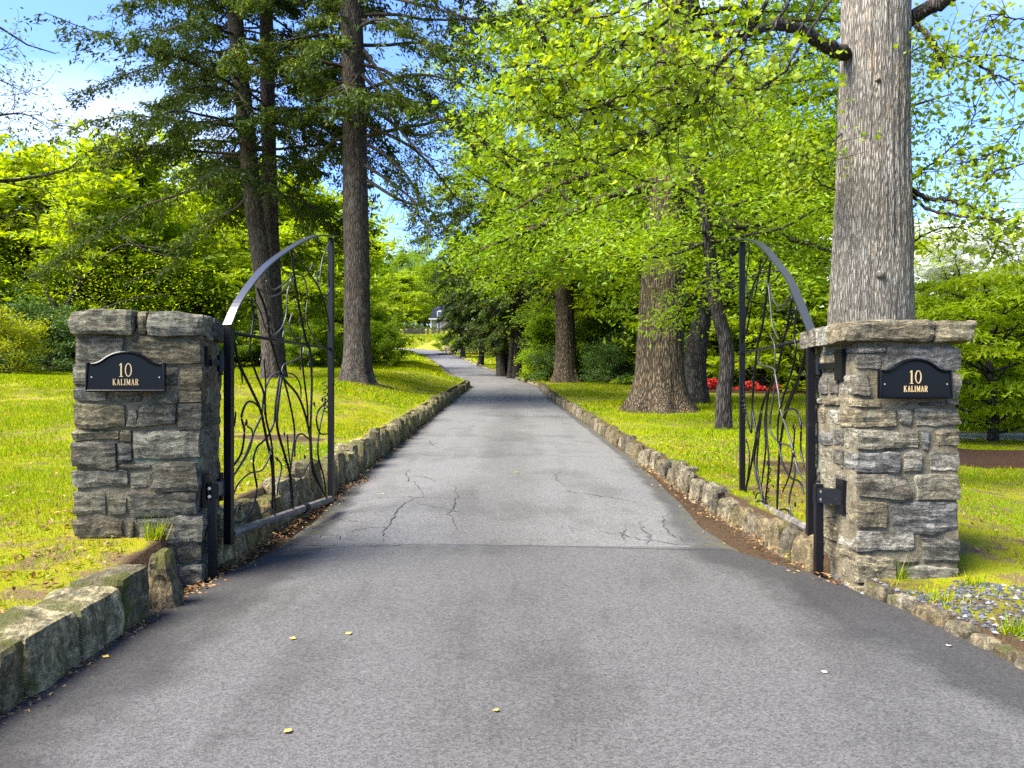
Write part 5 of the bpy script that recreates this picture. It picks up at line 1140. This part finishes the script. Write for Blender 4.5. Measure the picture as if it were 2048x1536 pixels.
# ------------------------------------------------------------------ far house, dark building, side road, beds
def pmat(name, col, rough=.7, var=.25, scale=6):
    m = M(name); g = N(m); v = g.n('ShaderNodeTexCoord').outputs['Object']; a = g.noise(v, scale, 5, .65)
    c = g.ramp(a, [(.3, tuple(x*(1-var) for x in col)), (.7, tuple(x*(1+var) for x in col))]); g.out(g.bsdf(c, rough, g.bump(a, .4, .02), spec=.12)); return m
MAT['slate'] = pmat('blue_slate_roof', (.020, .024, .033), .9); MAT['trim'] = pmat('white_trim', (.50, .50, .48), .5, .05); MAT['stucco'] = pmat('tan_stone_wall', (.22, .19, .155), .9)
MAT['glass'] = M('window_glass'); _g = N(MAT['glass']); _g.out(_g.bsdf((.02, .025, .03), .08, spec=.8))
MAT['siding'] = pmat('dark_blue_siding', (.030, .036, .048), .6); MAT['mulch'] = pmat('bark_mulch', (.034, .016, .007), .95, .6, 25); MAT['concrete'] = pmat('pale_asphalt', (.34, .34, .35), .9, .15, 3)
HY = 200.0; hx0 = (861.5-1024)*HY/F0; hz = zpx(654, HY)
hs = empty('house', (hx0+5, HY, hz), 'distant house with dark mansard roof and white trim at the top of the drive', 'house'); lo = hs.location
def hp(nm, V, Fq, mat, sm=False, par=hs):
    a = Acc(); a.add(V, Fq); return part(nm, a, mat, par, sm, origin=lo)
Wz = 2.15; Rz = zpx(616, HY)-hz; Tz = zpx(604, HY)-hz
hp('wall', *box(hx0, hx0+12, HY, HY+8, hz-2, hz+Wz), MAT['stucco'])
V = np.array([(hx0-.35, HY-.35, hz+Wz+.02), (hx0+12.35, HY-.35, hz+Wz+.02), (hx0+12.35, HY+8.35, hz+Wz+.02), (hx0-.35, HY+8.35, hz+Wz+.02), (hx0+.55, HY+.55, hz+Rz), (hx0+11.4, HY+.55, hz+Rz), (hx0+11.4, HY+7.4, hz+Rz), (hx0+.55, HY+7.4, hz+Rz), (hx0+3, HY+4, hz+Tz), (hx0+9, HY+4, hz+Tz)])
hp('roof', V, [np.array([(0, 1, 5, 4), (1, 2, 6, 5), (2, 3, 7, 6), (3, 0, 4, 7), (4, 5, 9, 8), (6, 7, 8, 9)]), np.array([(5, 6, 9), (7, 4, 8)])], MAT['slate'])
hp('cornice', *box(hx0-.5, hx0+12.5, HY-.5, HY-.05, hz+Wz-.32, hz+Wz+.0), MAT['trim'])
for x in (hx0-.1, hx0+6, hx0+11.6): hp('corner_board', *box(x, x+.35, HY-.10, HY-.02, hz-1, hz+Wz-.33), MAT['trim'])
for x in (hx0+1.7, hx0+4.2, hx0+8, hx0+10):
    w_ = hp('window', *box(x, x+.85, HY-.12, HY-.02, hz-.2, hz+1.6), MAT['trim']); hp('pane', *box(x+.12, x+.73, HY-.15, HY-.121, hz-.1, hz+1.5), MAT['glass'], par=w_)
for x in (hx0+1.55, hx0+7.6):
    th_ = np.linspace(0, np.pi, 13); pts = np.concatenate([[[x+1.62, hz+Wz+.5]], np.stack([x+.85+.80*np.cos(th_), hz+Wz+1.55+.40*np.sin(th_)], -1), [[x+.08, hz+Wz+.5]]])
    a = Acc(); prism(a, pts, HY-.45, HY+1.2); dm = part('dormer', a, MAT['trim'], hs, origin=lo)
    hp('pane', *box(x+.24, x+1.46, HY-.48, HY-.455, hz+Wz+.62, hz+Wz+1.62), MAT['glass'], par=dm)
# dark building behind the right lawn
BY = 40.0; X0, X1 = (1492-1024)*BY/F0, (1730-1024)*BY/F0; zb = float(gz(X0+2, BY))-.6
bs = empty('dark_building', (X0, BY, zb), 'dark blue clapboard building glimpsed through the right gate leaf', 'building'); lo = bs.location
a = Acc()
for k in range(22):
    V = np.array([(X0, BY-.03, zb+k*.16), (X1, BY-.03, zb+k*.16), (X1, BY, zb+k*.16+.16), (X0, BY, zb+k*.16+.16), (X0, BY+.02, zb+k*.16), (X1, BY+.02, zb+k*.16)]); a.add(V, np.array([(0, 1, 2, 3), (4, 5, 1, 0)]))
part('clapboards', a, MAT['siding'], bs, origin=lo)['kind'] = 'stuff'
hp_ = lambda nm, g_, mat: part(nm, (lambda q: (q.add(*g_), q)[1])(Acc()), mat, bs, origin=lo)
hp_('wall', box(X0+.02, X1-.02, BY+.04, BY+6, zb, zb+3.5), MAT['siding'])
V = np.array([(X0-.4, BY-.5, zb+3.5), (X1+.4, BY-.5, zb+3.5), (X1+.4, BY+6.5, zb+3.5), (X0-.4, BY+6.5, zb+3.5), (X0-.4, BY+3, zb+5), (X1+.4, BY+3, zb+5)]); hp_('roof', (V, [np.array([(0, 1, 5, 4), (2, 3, 4, 5), (0, 3, 2, 1)]), np.array([(0, 4, 3), (1, 2, 5)])]), MAT['slate'])
# beds and the side road
def sheet(name, poly, dz, mat, nu=24, nv=8, kind='structure'):
    A_, B_, C_, D_ = [np.array(q, float) for q in poly]; u, v = np.meshgrid(np.linspace(0, 1, nu), np.linspace(0, 1, nv), indexing='ij')
    XY_ = (A_*(1-u)[..., None]+B_*u[..., None])*(1-v)[..., None]+(D_*(1-u)[..., None]+C_*u[..., None])*v[..., None]
    XY_[..., 1] += .12*n2(XY_[..., 0]*1.3, 0*u, 3)*np.where(v < .5, 1, -1)
    Z_ = gz(XY_[..., 0], XY_[..., 1])+dz*np.where((v > 0) & (v < 1), 1, -.6)
    a = Acc(); a.add(np.concatenate([XY_, Z_[..., None]], -1).reshape(-1, 3), grid_faces(nu, nv)); o = solo(name, a, mat, sm=True); o['kind'] = kind; return o
sheet('mulch_bed', [(4.9, 11.2), (12, 11.0), (13, 14.6), (6.0, 14.4)], .05, MAT['mulch'], 30, 16)
sheet('flower_bed', [P(1400, 0, 27.5)[:2], P(1645, 0, 25.5)[:2], P(1640, 0, 31)[:2], P(1400, 0, 31)[:2]], .07, MAT['mulch'], 30, 10)
sheet('side_road', [(9.0, 18.2), (24, 18.0), (24, 22.0), (9.0, 21.0)], .03, MAT['concrete'], 20, 10)
xb = np.array([-6.8, -8.0, -10, -4.5, 2, 7]); 
def strip(name, C, wd, dz, mat):
    C = catmull(np.array(C), 8); T = np.gradient(C, axis=0); Nn = unit(np.stack([-T[:, 1], T[:, 0]], -1)); t = np.linspace(-1, 1, 7)
    Q = C[:, None]+Nn[:, None]*wd*t[None, :, None]; Z_ = gz(Q[..., 0], Q[..., 1]); Zc = Z_.mean(1, keepdims=True)*.5+Z_*.5+dz
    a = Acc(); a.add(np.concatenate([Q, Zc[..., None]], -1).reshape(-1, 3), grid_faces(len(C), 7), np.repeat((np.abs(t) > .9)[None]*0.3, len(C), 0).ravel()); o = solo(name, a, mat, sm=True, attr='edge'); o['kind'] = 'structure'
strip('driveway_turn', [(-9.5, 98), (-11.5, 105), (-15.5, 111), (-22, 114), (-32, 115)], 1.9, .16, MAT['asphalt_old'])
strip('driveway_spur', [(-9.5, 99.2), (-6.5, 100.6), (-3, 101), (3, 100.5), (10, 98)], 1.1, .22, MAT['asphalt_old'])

# azaleas and hostas
def azalea(label, px, py, Y, r, seed, first=None):
    rg = np.random.default_rng(seed); p = at(px, Y); rt = empty('azalea_bush', p, label, 'flowering shrub', 'red azaleas in the bed')
    lf = Acc(); C = unit(rg.normal(0, 1, (640, 3)))*rg.uniform(.65, 1.04, (640, 1))*np.array([r, r*.8, r*.6])+np.array([0, 0, r*.55]); C = C[C[:, 2] > .03]
    leaves(lf, C, rg, .09, .075, rg.random(len(C)), .1, .8); part('flowers', lf, MAT['petal_red'], rt, False, 'rnd')['kind'] = 'stuff'
    lf = Acc(); C = unit(rg.normal(0, 1, (620, 3)))*rg.uniform(.5, 1.06, (620, 1))*np.array([r, r*.8, r*.6])+np.array([0, 0, r*.5]); leaves(lf, C, rg, .085, .035, rg.random(620)); part('leaves', lf, MAT['lf_dark'], rt, False, 'rnd')['kind'] = 'stuff'
    return rt
for k, (px, Y, r, lab) in enumerate([(1420, 28.5, .40, 'red azalea between the dark trunk and the thin crooked tree'), (1458, 28, .14, 'small red azalea just right of the thin crooked tree'), (1500, 27.5, .34, 'large red azalea seen through the left part of the right gate leaf'), (1520, 27.2, .2, 'red azalea right beside the large one in the gate'), (1553, 27.0, .26, 'red azalea seen through the middle of the right gate leaf'), (1478, 28.3, .13, 'small red azalea at the edge of the right gate leaf')]):
    azalea(lab, px, 0, Y, r, 600+k)
def hosta(label, px, Y, seed, s=1.0):
    rg = np.random.default_rng(seed); rt = empty('hosta_plant', at(px, Y), label, 'plant', 'pale green hostas in the bed'); lf = Acc(); n = 60; az = rg.uniform(0, 6.28, n); rr = rg.uniform(.05, .38, n)*s
    C = np.stack([rr*np.cos(az), rr*np.sin(az), .12+.32*(1-rr/.4)*s+rg.normal(0, .03, n)], -1); leaves(lf, C, rg, .24*s, .15*s, rg.random(n), .05, .35, np.stack([np.cos(az), np.sin(az), .2+0*az], -1), 1.6); part('leaves', lf, MAT['lf_poplar'], rt, False, 'rnd')['kind'] = 'stuff'
for k, (px, lab) in enumerate([(1584, 'pale hosta clump in the red flower bed, left one'), (1602, 'pale hosta clump in the red flower bed, second from the gate hinge'), (1618, 'pale hosta clump in the red flower bed, next to the gate hinge')]): hosta(lab, px, 26.6, 640+k)

# ------------------------------------------------------------------ grass, litter, gravel
MAT['grass'] = (lambda: None)()
def grass_mat():
    m = M('grass_blades'); g = N(m); p = g.n('ShaderNodeNewGeometry').outputs['Position']; r_ = g.n('ShaderNodeAttribute', attribute_name='rnd', attribute_type='GEOMETRY').outputs['Fac']
    a = g.noise(p, .5, 4, .6); b_ = g.noise(p, 2.6, 5, .65); f = g.math('ADD', g.math('MULTIPLY', a, .55), g.math('ADD', g.math('MULTIPLY', b_, .45), g.math('MULTIPLY', g.math('SUBTRACT', r_, .5), .5)))
    col = g.ramp(f, [(.28, (.095, .18, .003)), (.46, (.17, .27, .003)), (.60, (.27, .30, .004)), (.74, (.33, .26, .012))])
    d = g.n('ShaderNodeBsdfDiffuse', {'Color': col}).outputs[0]; t = g.n('ShaderNodeBsdfTranslucent', {'Color': col}).outputs[0]
    g.out(g.n('ShaderNodeMixShader', {0: .42, 1: d, 2: t}).outputs[0]); return m
MAT['grass'] = grass_mat()
def grass_field(rg, n, x0, x1, y0, y1, hgt, wid, dens_scale=1.0):
    X = rg.uniform(x0, x1, n); Y = rg.uniform(y0, y1, n)
    ok = ((X < xl(Y)-.10) | (X > xr(Y)+.10)) & (np.abs(X)/np.maximum(Y, .1) < 1.1) & (Y > 1.5)
    ok &= ~((Y < 104) & (X > xl(Y)-.24) & (X < xl(Y)))
    # the pillars, the gravel and the beds stay free
    ok &= ~((X > -2.62) & (X < -1.8) & (Y > 4.55) & (Y < 5.35)) & ~((X > 1.95) & (X < 2.65) & (Y > 4.55) & (Y < 5.35))
    ok &= ~((X > 4.9) & (Y > 11.2) & (Y < 14.5) & (X < 13)) & ~((X > 9) & (Y > 18) & (Y < 21.8)) & ~((Y > 26.2) & (Y < 31) & (X > .24*Y-.2) & (X < .395*Y))
    for (bx_, by_, br_) in BARE: ok &= np.hypot(X-bx_, Y-by_) > br_*rg.uniform(.45, 1.1, n)
    patch = .6*n2(X*.7, Y*.7, 21)+.4*n2(X*2.1, Y*2.1, 22)
    ok &= patch+rg.normal(0, .15, n) > np.where(Y < 12, -.14, -.24)
    grav = (X > xr(Y)) & (Y < 4.75) & (X-xr(Y) < .2+(4.75-Y)*2.4)
    ok &= ~(grav & (rg.random(n) < .6))
    X, Y, patch = X[ok], Y[ok], patch[ok]; n = len(X)
    Z_ = gz(X, Y)-.01; h = hgt*rg.uniform(.5, 1.3, n)*(1+.7*np.clip(patch, -.5, .6)); az = rg.uniform(0, 6.28, n); ln_ = rg.uniform(.15, .8, n)
    D = np.stack([np.cos(az), np.sin(az)], -1); S = np.stack([-D[:, 1], D[:, 0]], -1)*wid*.5*rg.uniform(.7, 1.3, n)[:, None]
    B0 = np.stack([X-S[:, 0], Y-S[:, 1], Z_], -1); B1 = np.stack([X+S[:, 0], Y+S[:, 1], Z_], -1); T_ = np.stack([X+D[:, 0]*h*ln_, Y+D[:, 1]*h*ln_, Z_+h*(1-.35*ln_)], -1)
    return np.stack([B0, B1, T_], 1).reshape(-1, 3), rg.random(n)
rg = np.random.default_rng(900); a = Acc()
for (n, x0, x1, y0, y1, h, w_) in [(120000, -7, -1.9, 2.0, 8, .042, .0065), (90000, 1.7, 6, 2.6, 9, .040, .0065), (180000, -15, -1.6, 8, 17, .058, .012), (110000, 1.5, 12, 8, 17, .055, .012),
    (160000, -30, -1.6, 17, 34, .08, .028), (80000, 1.2, 20, 17, 34, .075, .028), (90000, -30, 6, 34, 75, .13, .07), (60000, -45, 20, 75, 185, .2, .2)]:
    V, r_ = grass_field(rg, n, x0, x1, y0, y1, h, w_); a.add(V, np.arange(len(V)).reshape(-1, 3), np.repeat(r_, 3))
g_ = solo('grass', a, MAT['grass'], attr='rnd'); g_['kind'] = 'stuff'
def tuft(a, x, y, z, n, h, rg, w_=.007):
    az = rg.uniform(0, 6.28, n); hh = h*rg.uniform(.5, 1.2, n); l_ = rg.uniform(.1, .9, n); X = x+rg.normal(0, .03, n); Y = y+rg.normal(0, .03, n); D = np.stack([np.cos(az), np.sin(az)], -1); S = np.stack([-D[:, 1], D[:, 0]], -1)*w_*.5
    V = np.stack([np.stack([X-S[:, 0], Y-S[:, 1], 0*X+z], -1), np.stack([X+S[:, 0], Y+S[:, 1], 0*X+z], -1), np.stack([X+D[:, 0]*hh*l_, Y+D[:, 1]*hh*l_, z+hh*(1-.3*l_)], -1)], 1); a.add(V.reshape(-1, 3), np.arange(n*3).reshape(-1, 3), np.repeat(rg.random(n), 3))
def tuft_thing(label, px, py, n, h, seed):
    x, y = ground_px(px, py); z = float(gz(x, y)); a = Acc(); tuft(a, x, y, z, n, h, np.random.default_rng(seed)); o = solo('grass_tuft', a, MAT['grass'], (x, y, z), attr='rnd'); tag(o, label, 'grass tuft', 'loose grass tufts by the pillars')
tuft_thing('grass tuft growing against the front of the right pillar', 1797, 1172, 60, .17, 1); tuft_thing('small yellowish tuft at the right front corner of the pale pillar', 1886, 1165, 40, .11, 2)
tuft_thing('tuft in the gravel a little right of the pale pillar', 1946, 1195, 40, .09, 3); tuft_thing('green tuft at the gravel edge near the right border', 2030, 1305, 60, .12, 4)
tuft_thing('dark grass tuft between the pointed upright stone and the pillar', 308, 1175, 70, .16, 5); tuft_thing('tuft beside the low edging stones below the pale pillar', 1880, 1225, 40, .09, 6)
# gravel
MAT['gravel'] = stone_mat('blue_gravel', [(.12, .125, .135), (.05, .052, .06), (.22, .225, .235), (.30, .29, .27), (.09, .08, .07)], 0, .1)
def gravel_mat():
    m = M('mixed_gravel'); g = N(m); r_ = g.n('ShaderNodeAttribute', attribute_name='rnd', attribute_type='GEOMETRY').outputs['Fac']
    col = g.ramp(r_, [(0, (.02, .022, .027)), (.4, (.045, .048, .055)), (.7, (.085, .088, .095)), (.88, (.17, .165, .15)), (.95, (.12, .07, .03))], 'CONSTANT'); g.out(g.bsdf(col, .8)); return m
a = Acc(); rg = np.random.default_rng(31); n = 2600; Y = rg.uniform(3.0, 4.78, n); X = xr(Y)+.02+rg.random(n)**1.2*(.15+(4.85-Y)*1.1); 
oct_ = np.array([(1, 0, 0), (-1, 0, 0), (0, 1, 0), (0, -1, 0), (0, 0, 1), (0, 0, -1)], float); of_ = np.array([(0, 2, 4), (2, 1, 4), (1, 3, 4), (3, 0, 4), (2, 0, 5), (1, 2, 5), (3, 1, 5), (0, 3, 5)])
for i in range(n):
    if n2(X[i]*2.2, Y[i]*2.2, 5) < -.25: continue
    q = oct_*rg.uniform(.005, .017)*np.array([1.3, 1, .7])*rg.uniform(.6, 1.3, (6, 1)); q = Frame((0, 0, 0), rg.uniform(0, 6))(q); a.add(q+np.array([X[i], Y[i], float(gz(X[i], Y[i]))+.004]), of_, rg.random())
o = solo('gravel', a, gravel_mat(), attr='rnd'); o['kind'] = 'stuff'
# leaf litter in the gutters
MAT['litter'] = leaf_mat('dry_leaves', (.075, .035, .015), (.22, .11, .045), (.36, .25, .09), .1)
def litter(n, fy, fx, seed):
    rg = np.random.default_rng(seed); Y = fy(rg, n); X = fx(rg, Y); C = np.stack([X, Y, np.where((X > xl(Y)) & (X < xr(Y)), zc(Y)+.018, gz(X, Y)+.02)], -1); return C
a = Acc(); rg = np.random.default_rng(41)
C1 = litter(900, lambda r, n: r.uniform(4.4, 9, n), lambda r, Y: xl(Y)+np.abs(r.normal(0, .09, len(Y)))+.02, 1); C2 = litter(420, lambda r, n: r.uniform(2.4, 4.6, n), lambda r, Y: xl(Y)+np.abs(r.normal(0, .05, len(Y)))+.02, 2)
C3 = litter(500, lambda r, n: r.uniform(4.6, 10, n), lambda r, Y: xr(Y)-np.abs(r.normal(0, .10, len(Y)))-.02, 3); C4 = litter(500, lambda r, n: r.uniform(9, 26, n), lambda r, Y: xl(Y)+np.abs(r.normal(0, .06, len(Y))), 4)
C5 = litter(1300, lambda r, n: r.uniform(2.6, 9, n), lambda r, Y: xl(Y)-.25-np.abs(r.normal(0, .9, len(Y))), 5); C6 = litter(1100, lambda r, n: r.uniform(5, 12, n), lambda r, Y: xr(Y)+.3+np.abs(r.normal(0, 1.2, len(Y))), 6)
C7 = litter(420, lambda r, n: r.uniform(2.4, 9, n), lambda r, Y: r.uniform(xl(Y)+.1, xr(Y)-.1), 7)
for C_, s in ((C1, .038), (C2, .032), (C3, .034), (C4, .06), (C5, .042), (C6, .042), (C7, .014)):
    leaves(a, C_, rg, s, s*.5, rg.random(len(C_)), 0, .12)
o = solo('leaf_litter', a, MAT['litter'], attr='rnd'); o['kind'] = 'stuff'
# single yellow leaves on the apron
MAT['fallen'] = leaf_mat('yellow_fallen_leaf', (.50, .30, .05), (.62, .46, .10), None, .1)
for k, (px, py, s, lab) in enumerate([(585, 1292, .034, 'yellow leaf on the apron, left of centre, leftmost of a pair'), (697, 1283, .034, 'yellow leaf on the apron, right one of a pair left of centre'), (575, 1484, .036, 'yellow leaf near the bottom edge, left of centre'), (991, 1443, .03, 'small yellow leaf near the bottom, at the middle of the apron'),
    (1697+200, 1302, .03, 'pale stub lying on the apron near the right edging'), (766, 992, .035, 'yellow leaf on the old asphalt above the left crack'), (1648, 1361, .028, 'white petal on the apron at the lower right'), (211, 1324, .034, 'yellow leaf on the dark asphalt beside the left kerb'), (1033, 950, .06, 'green sprig lying on the middle of the drive')]):
    x, y = ground_px(px, py); a = Acc(); rg = np.random.default_rng(k); s *= .78; V = (LT-np.array([0, .4, LT[:, 2].min()]))*np.array([s, s*1.2, s*.5]); V = Frame((0, 0, 0), rg.uniform(0, 6))(V); z = float(zc(y))+(.016 if y < 5.5 else .004)+.02*(1-(2*(x-xl(y))/(xr(y)-xl(y))-1)**2)+.006
    a.add(V+np.array([x, y, z]), LF, rg.random()); o = solo('fallen_leaf', a, MAT['lf_poplar'] if 'green' in lab else (MAT['petal_white'] if 'petal' in lab or 'stub' in lab else MAT['fallen']), (x, y, z), attr='rnd'); tag(o, lab, 'leaf', 'fallen leaves on the drive')
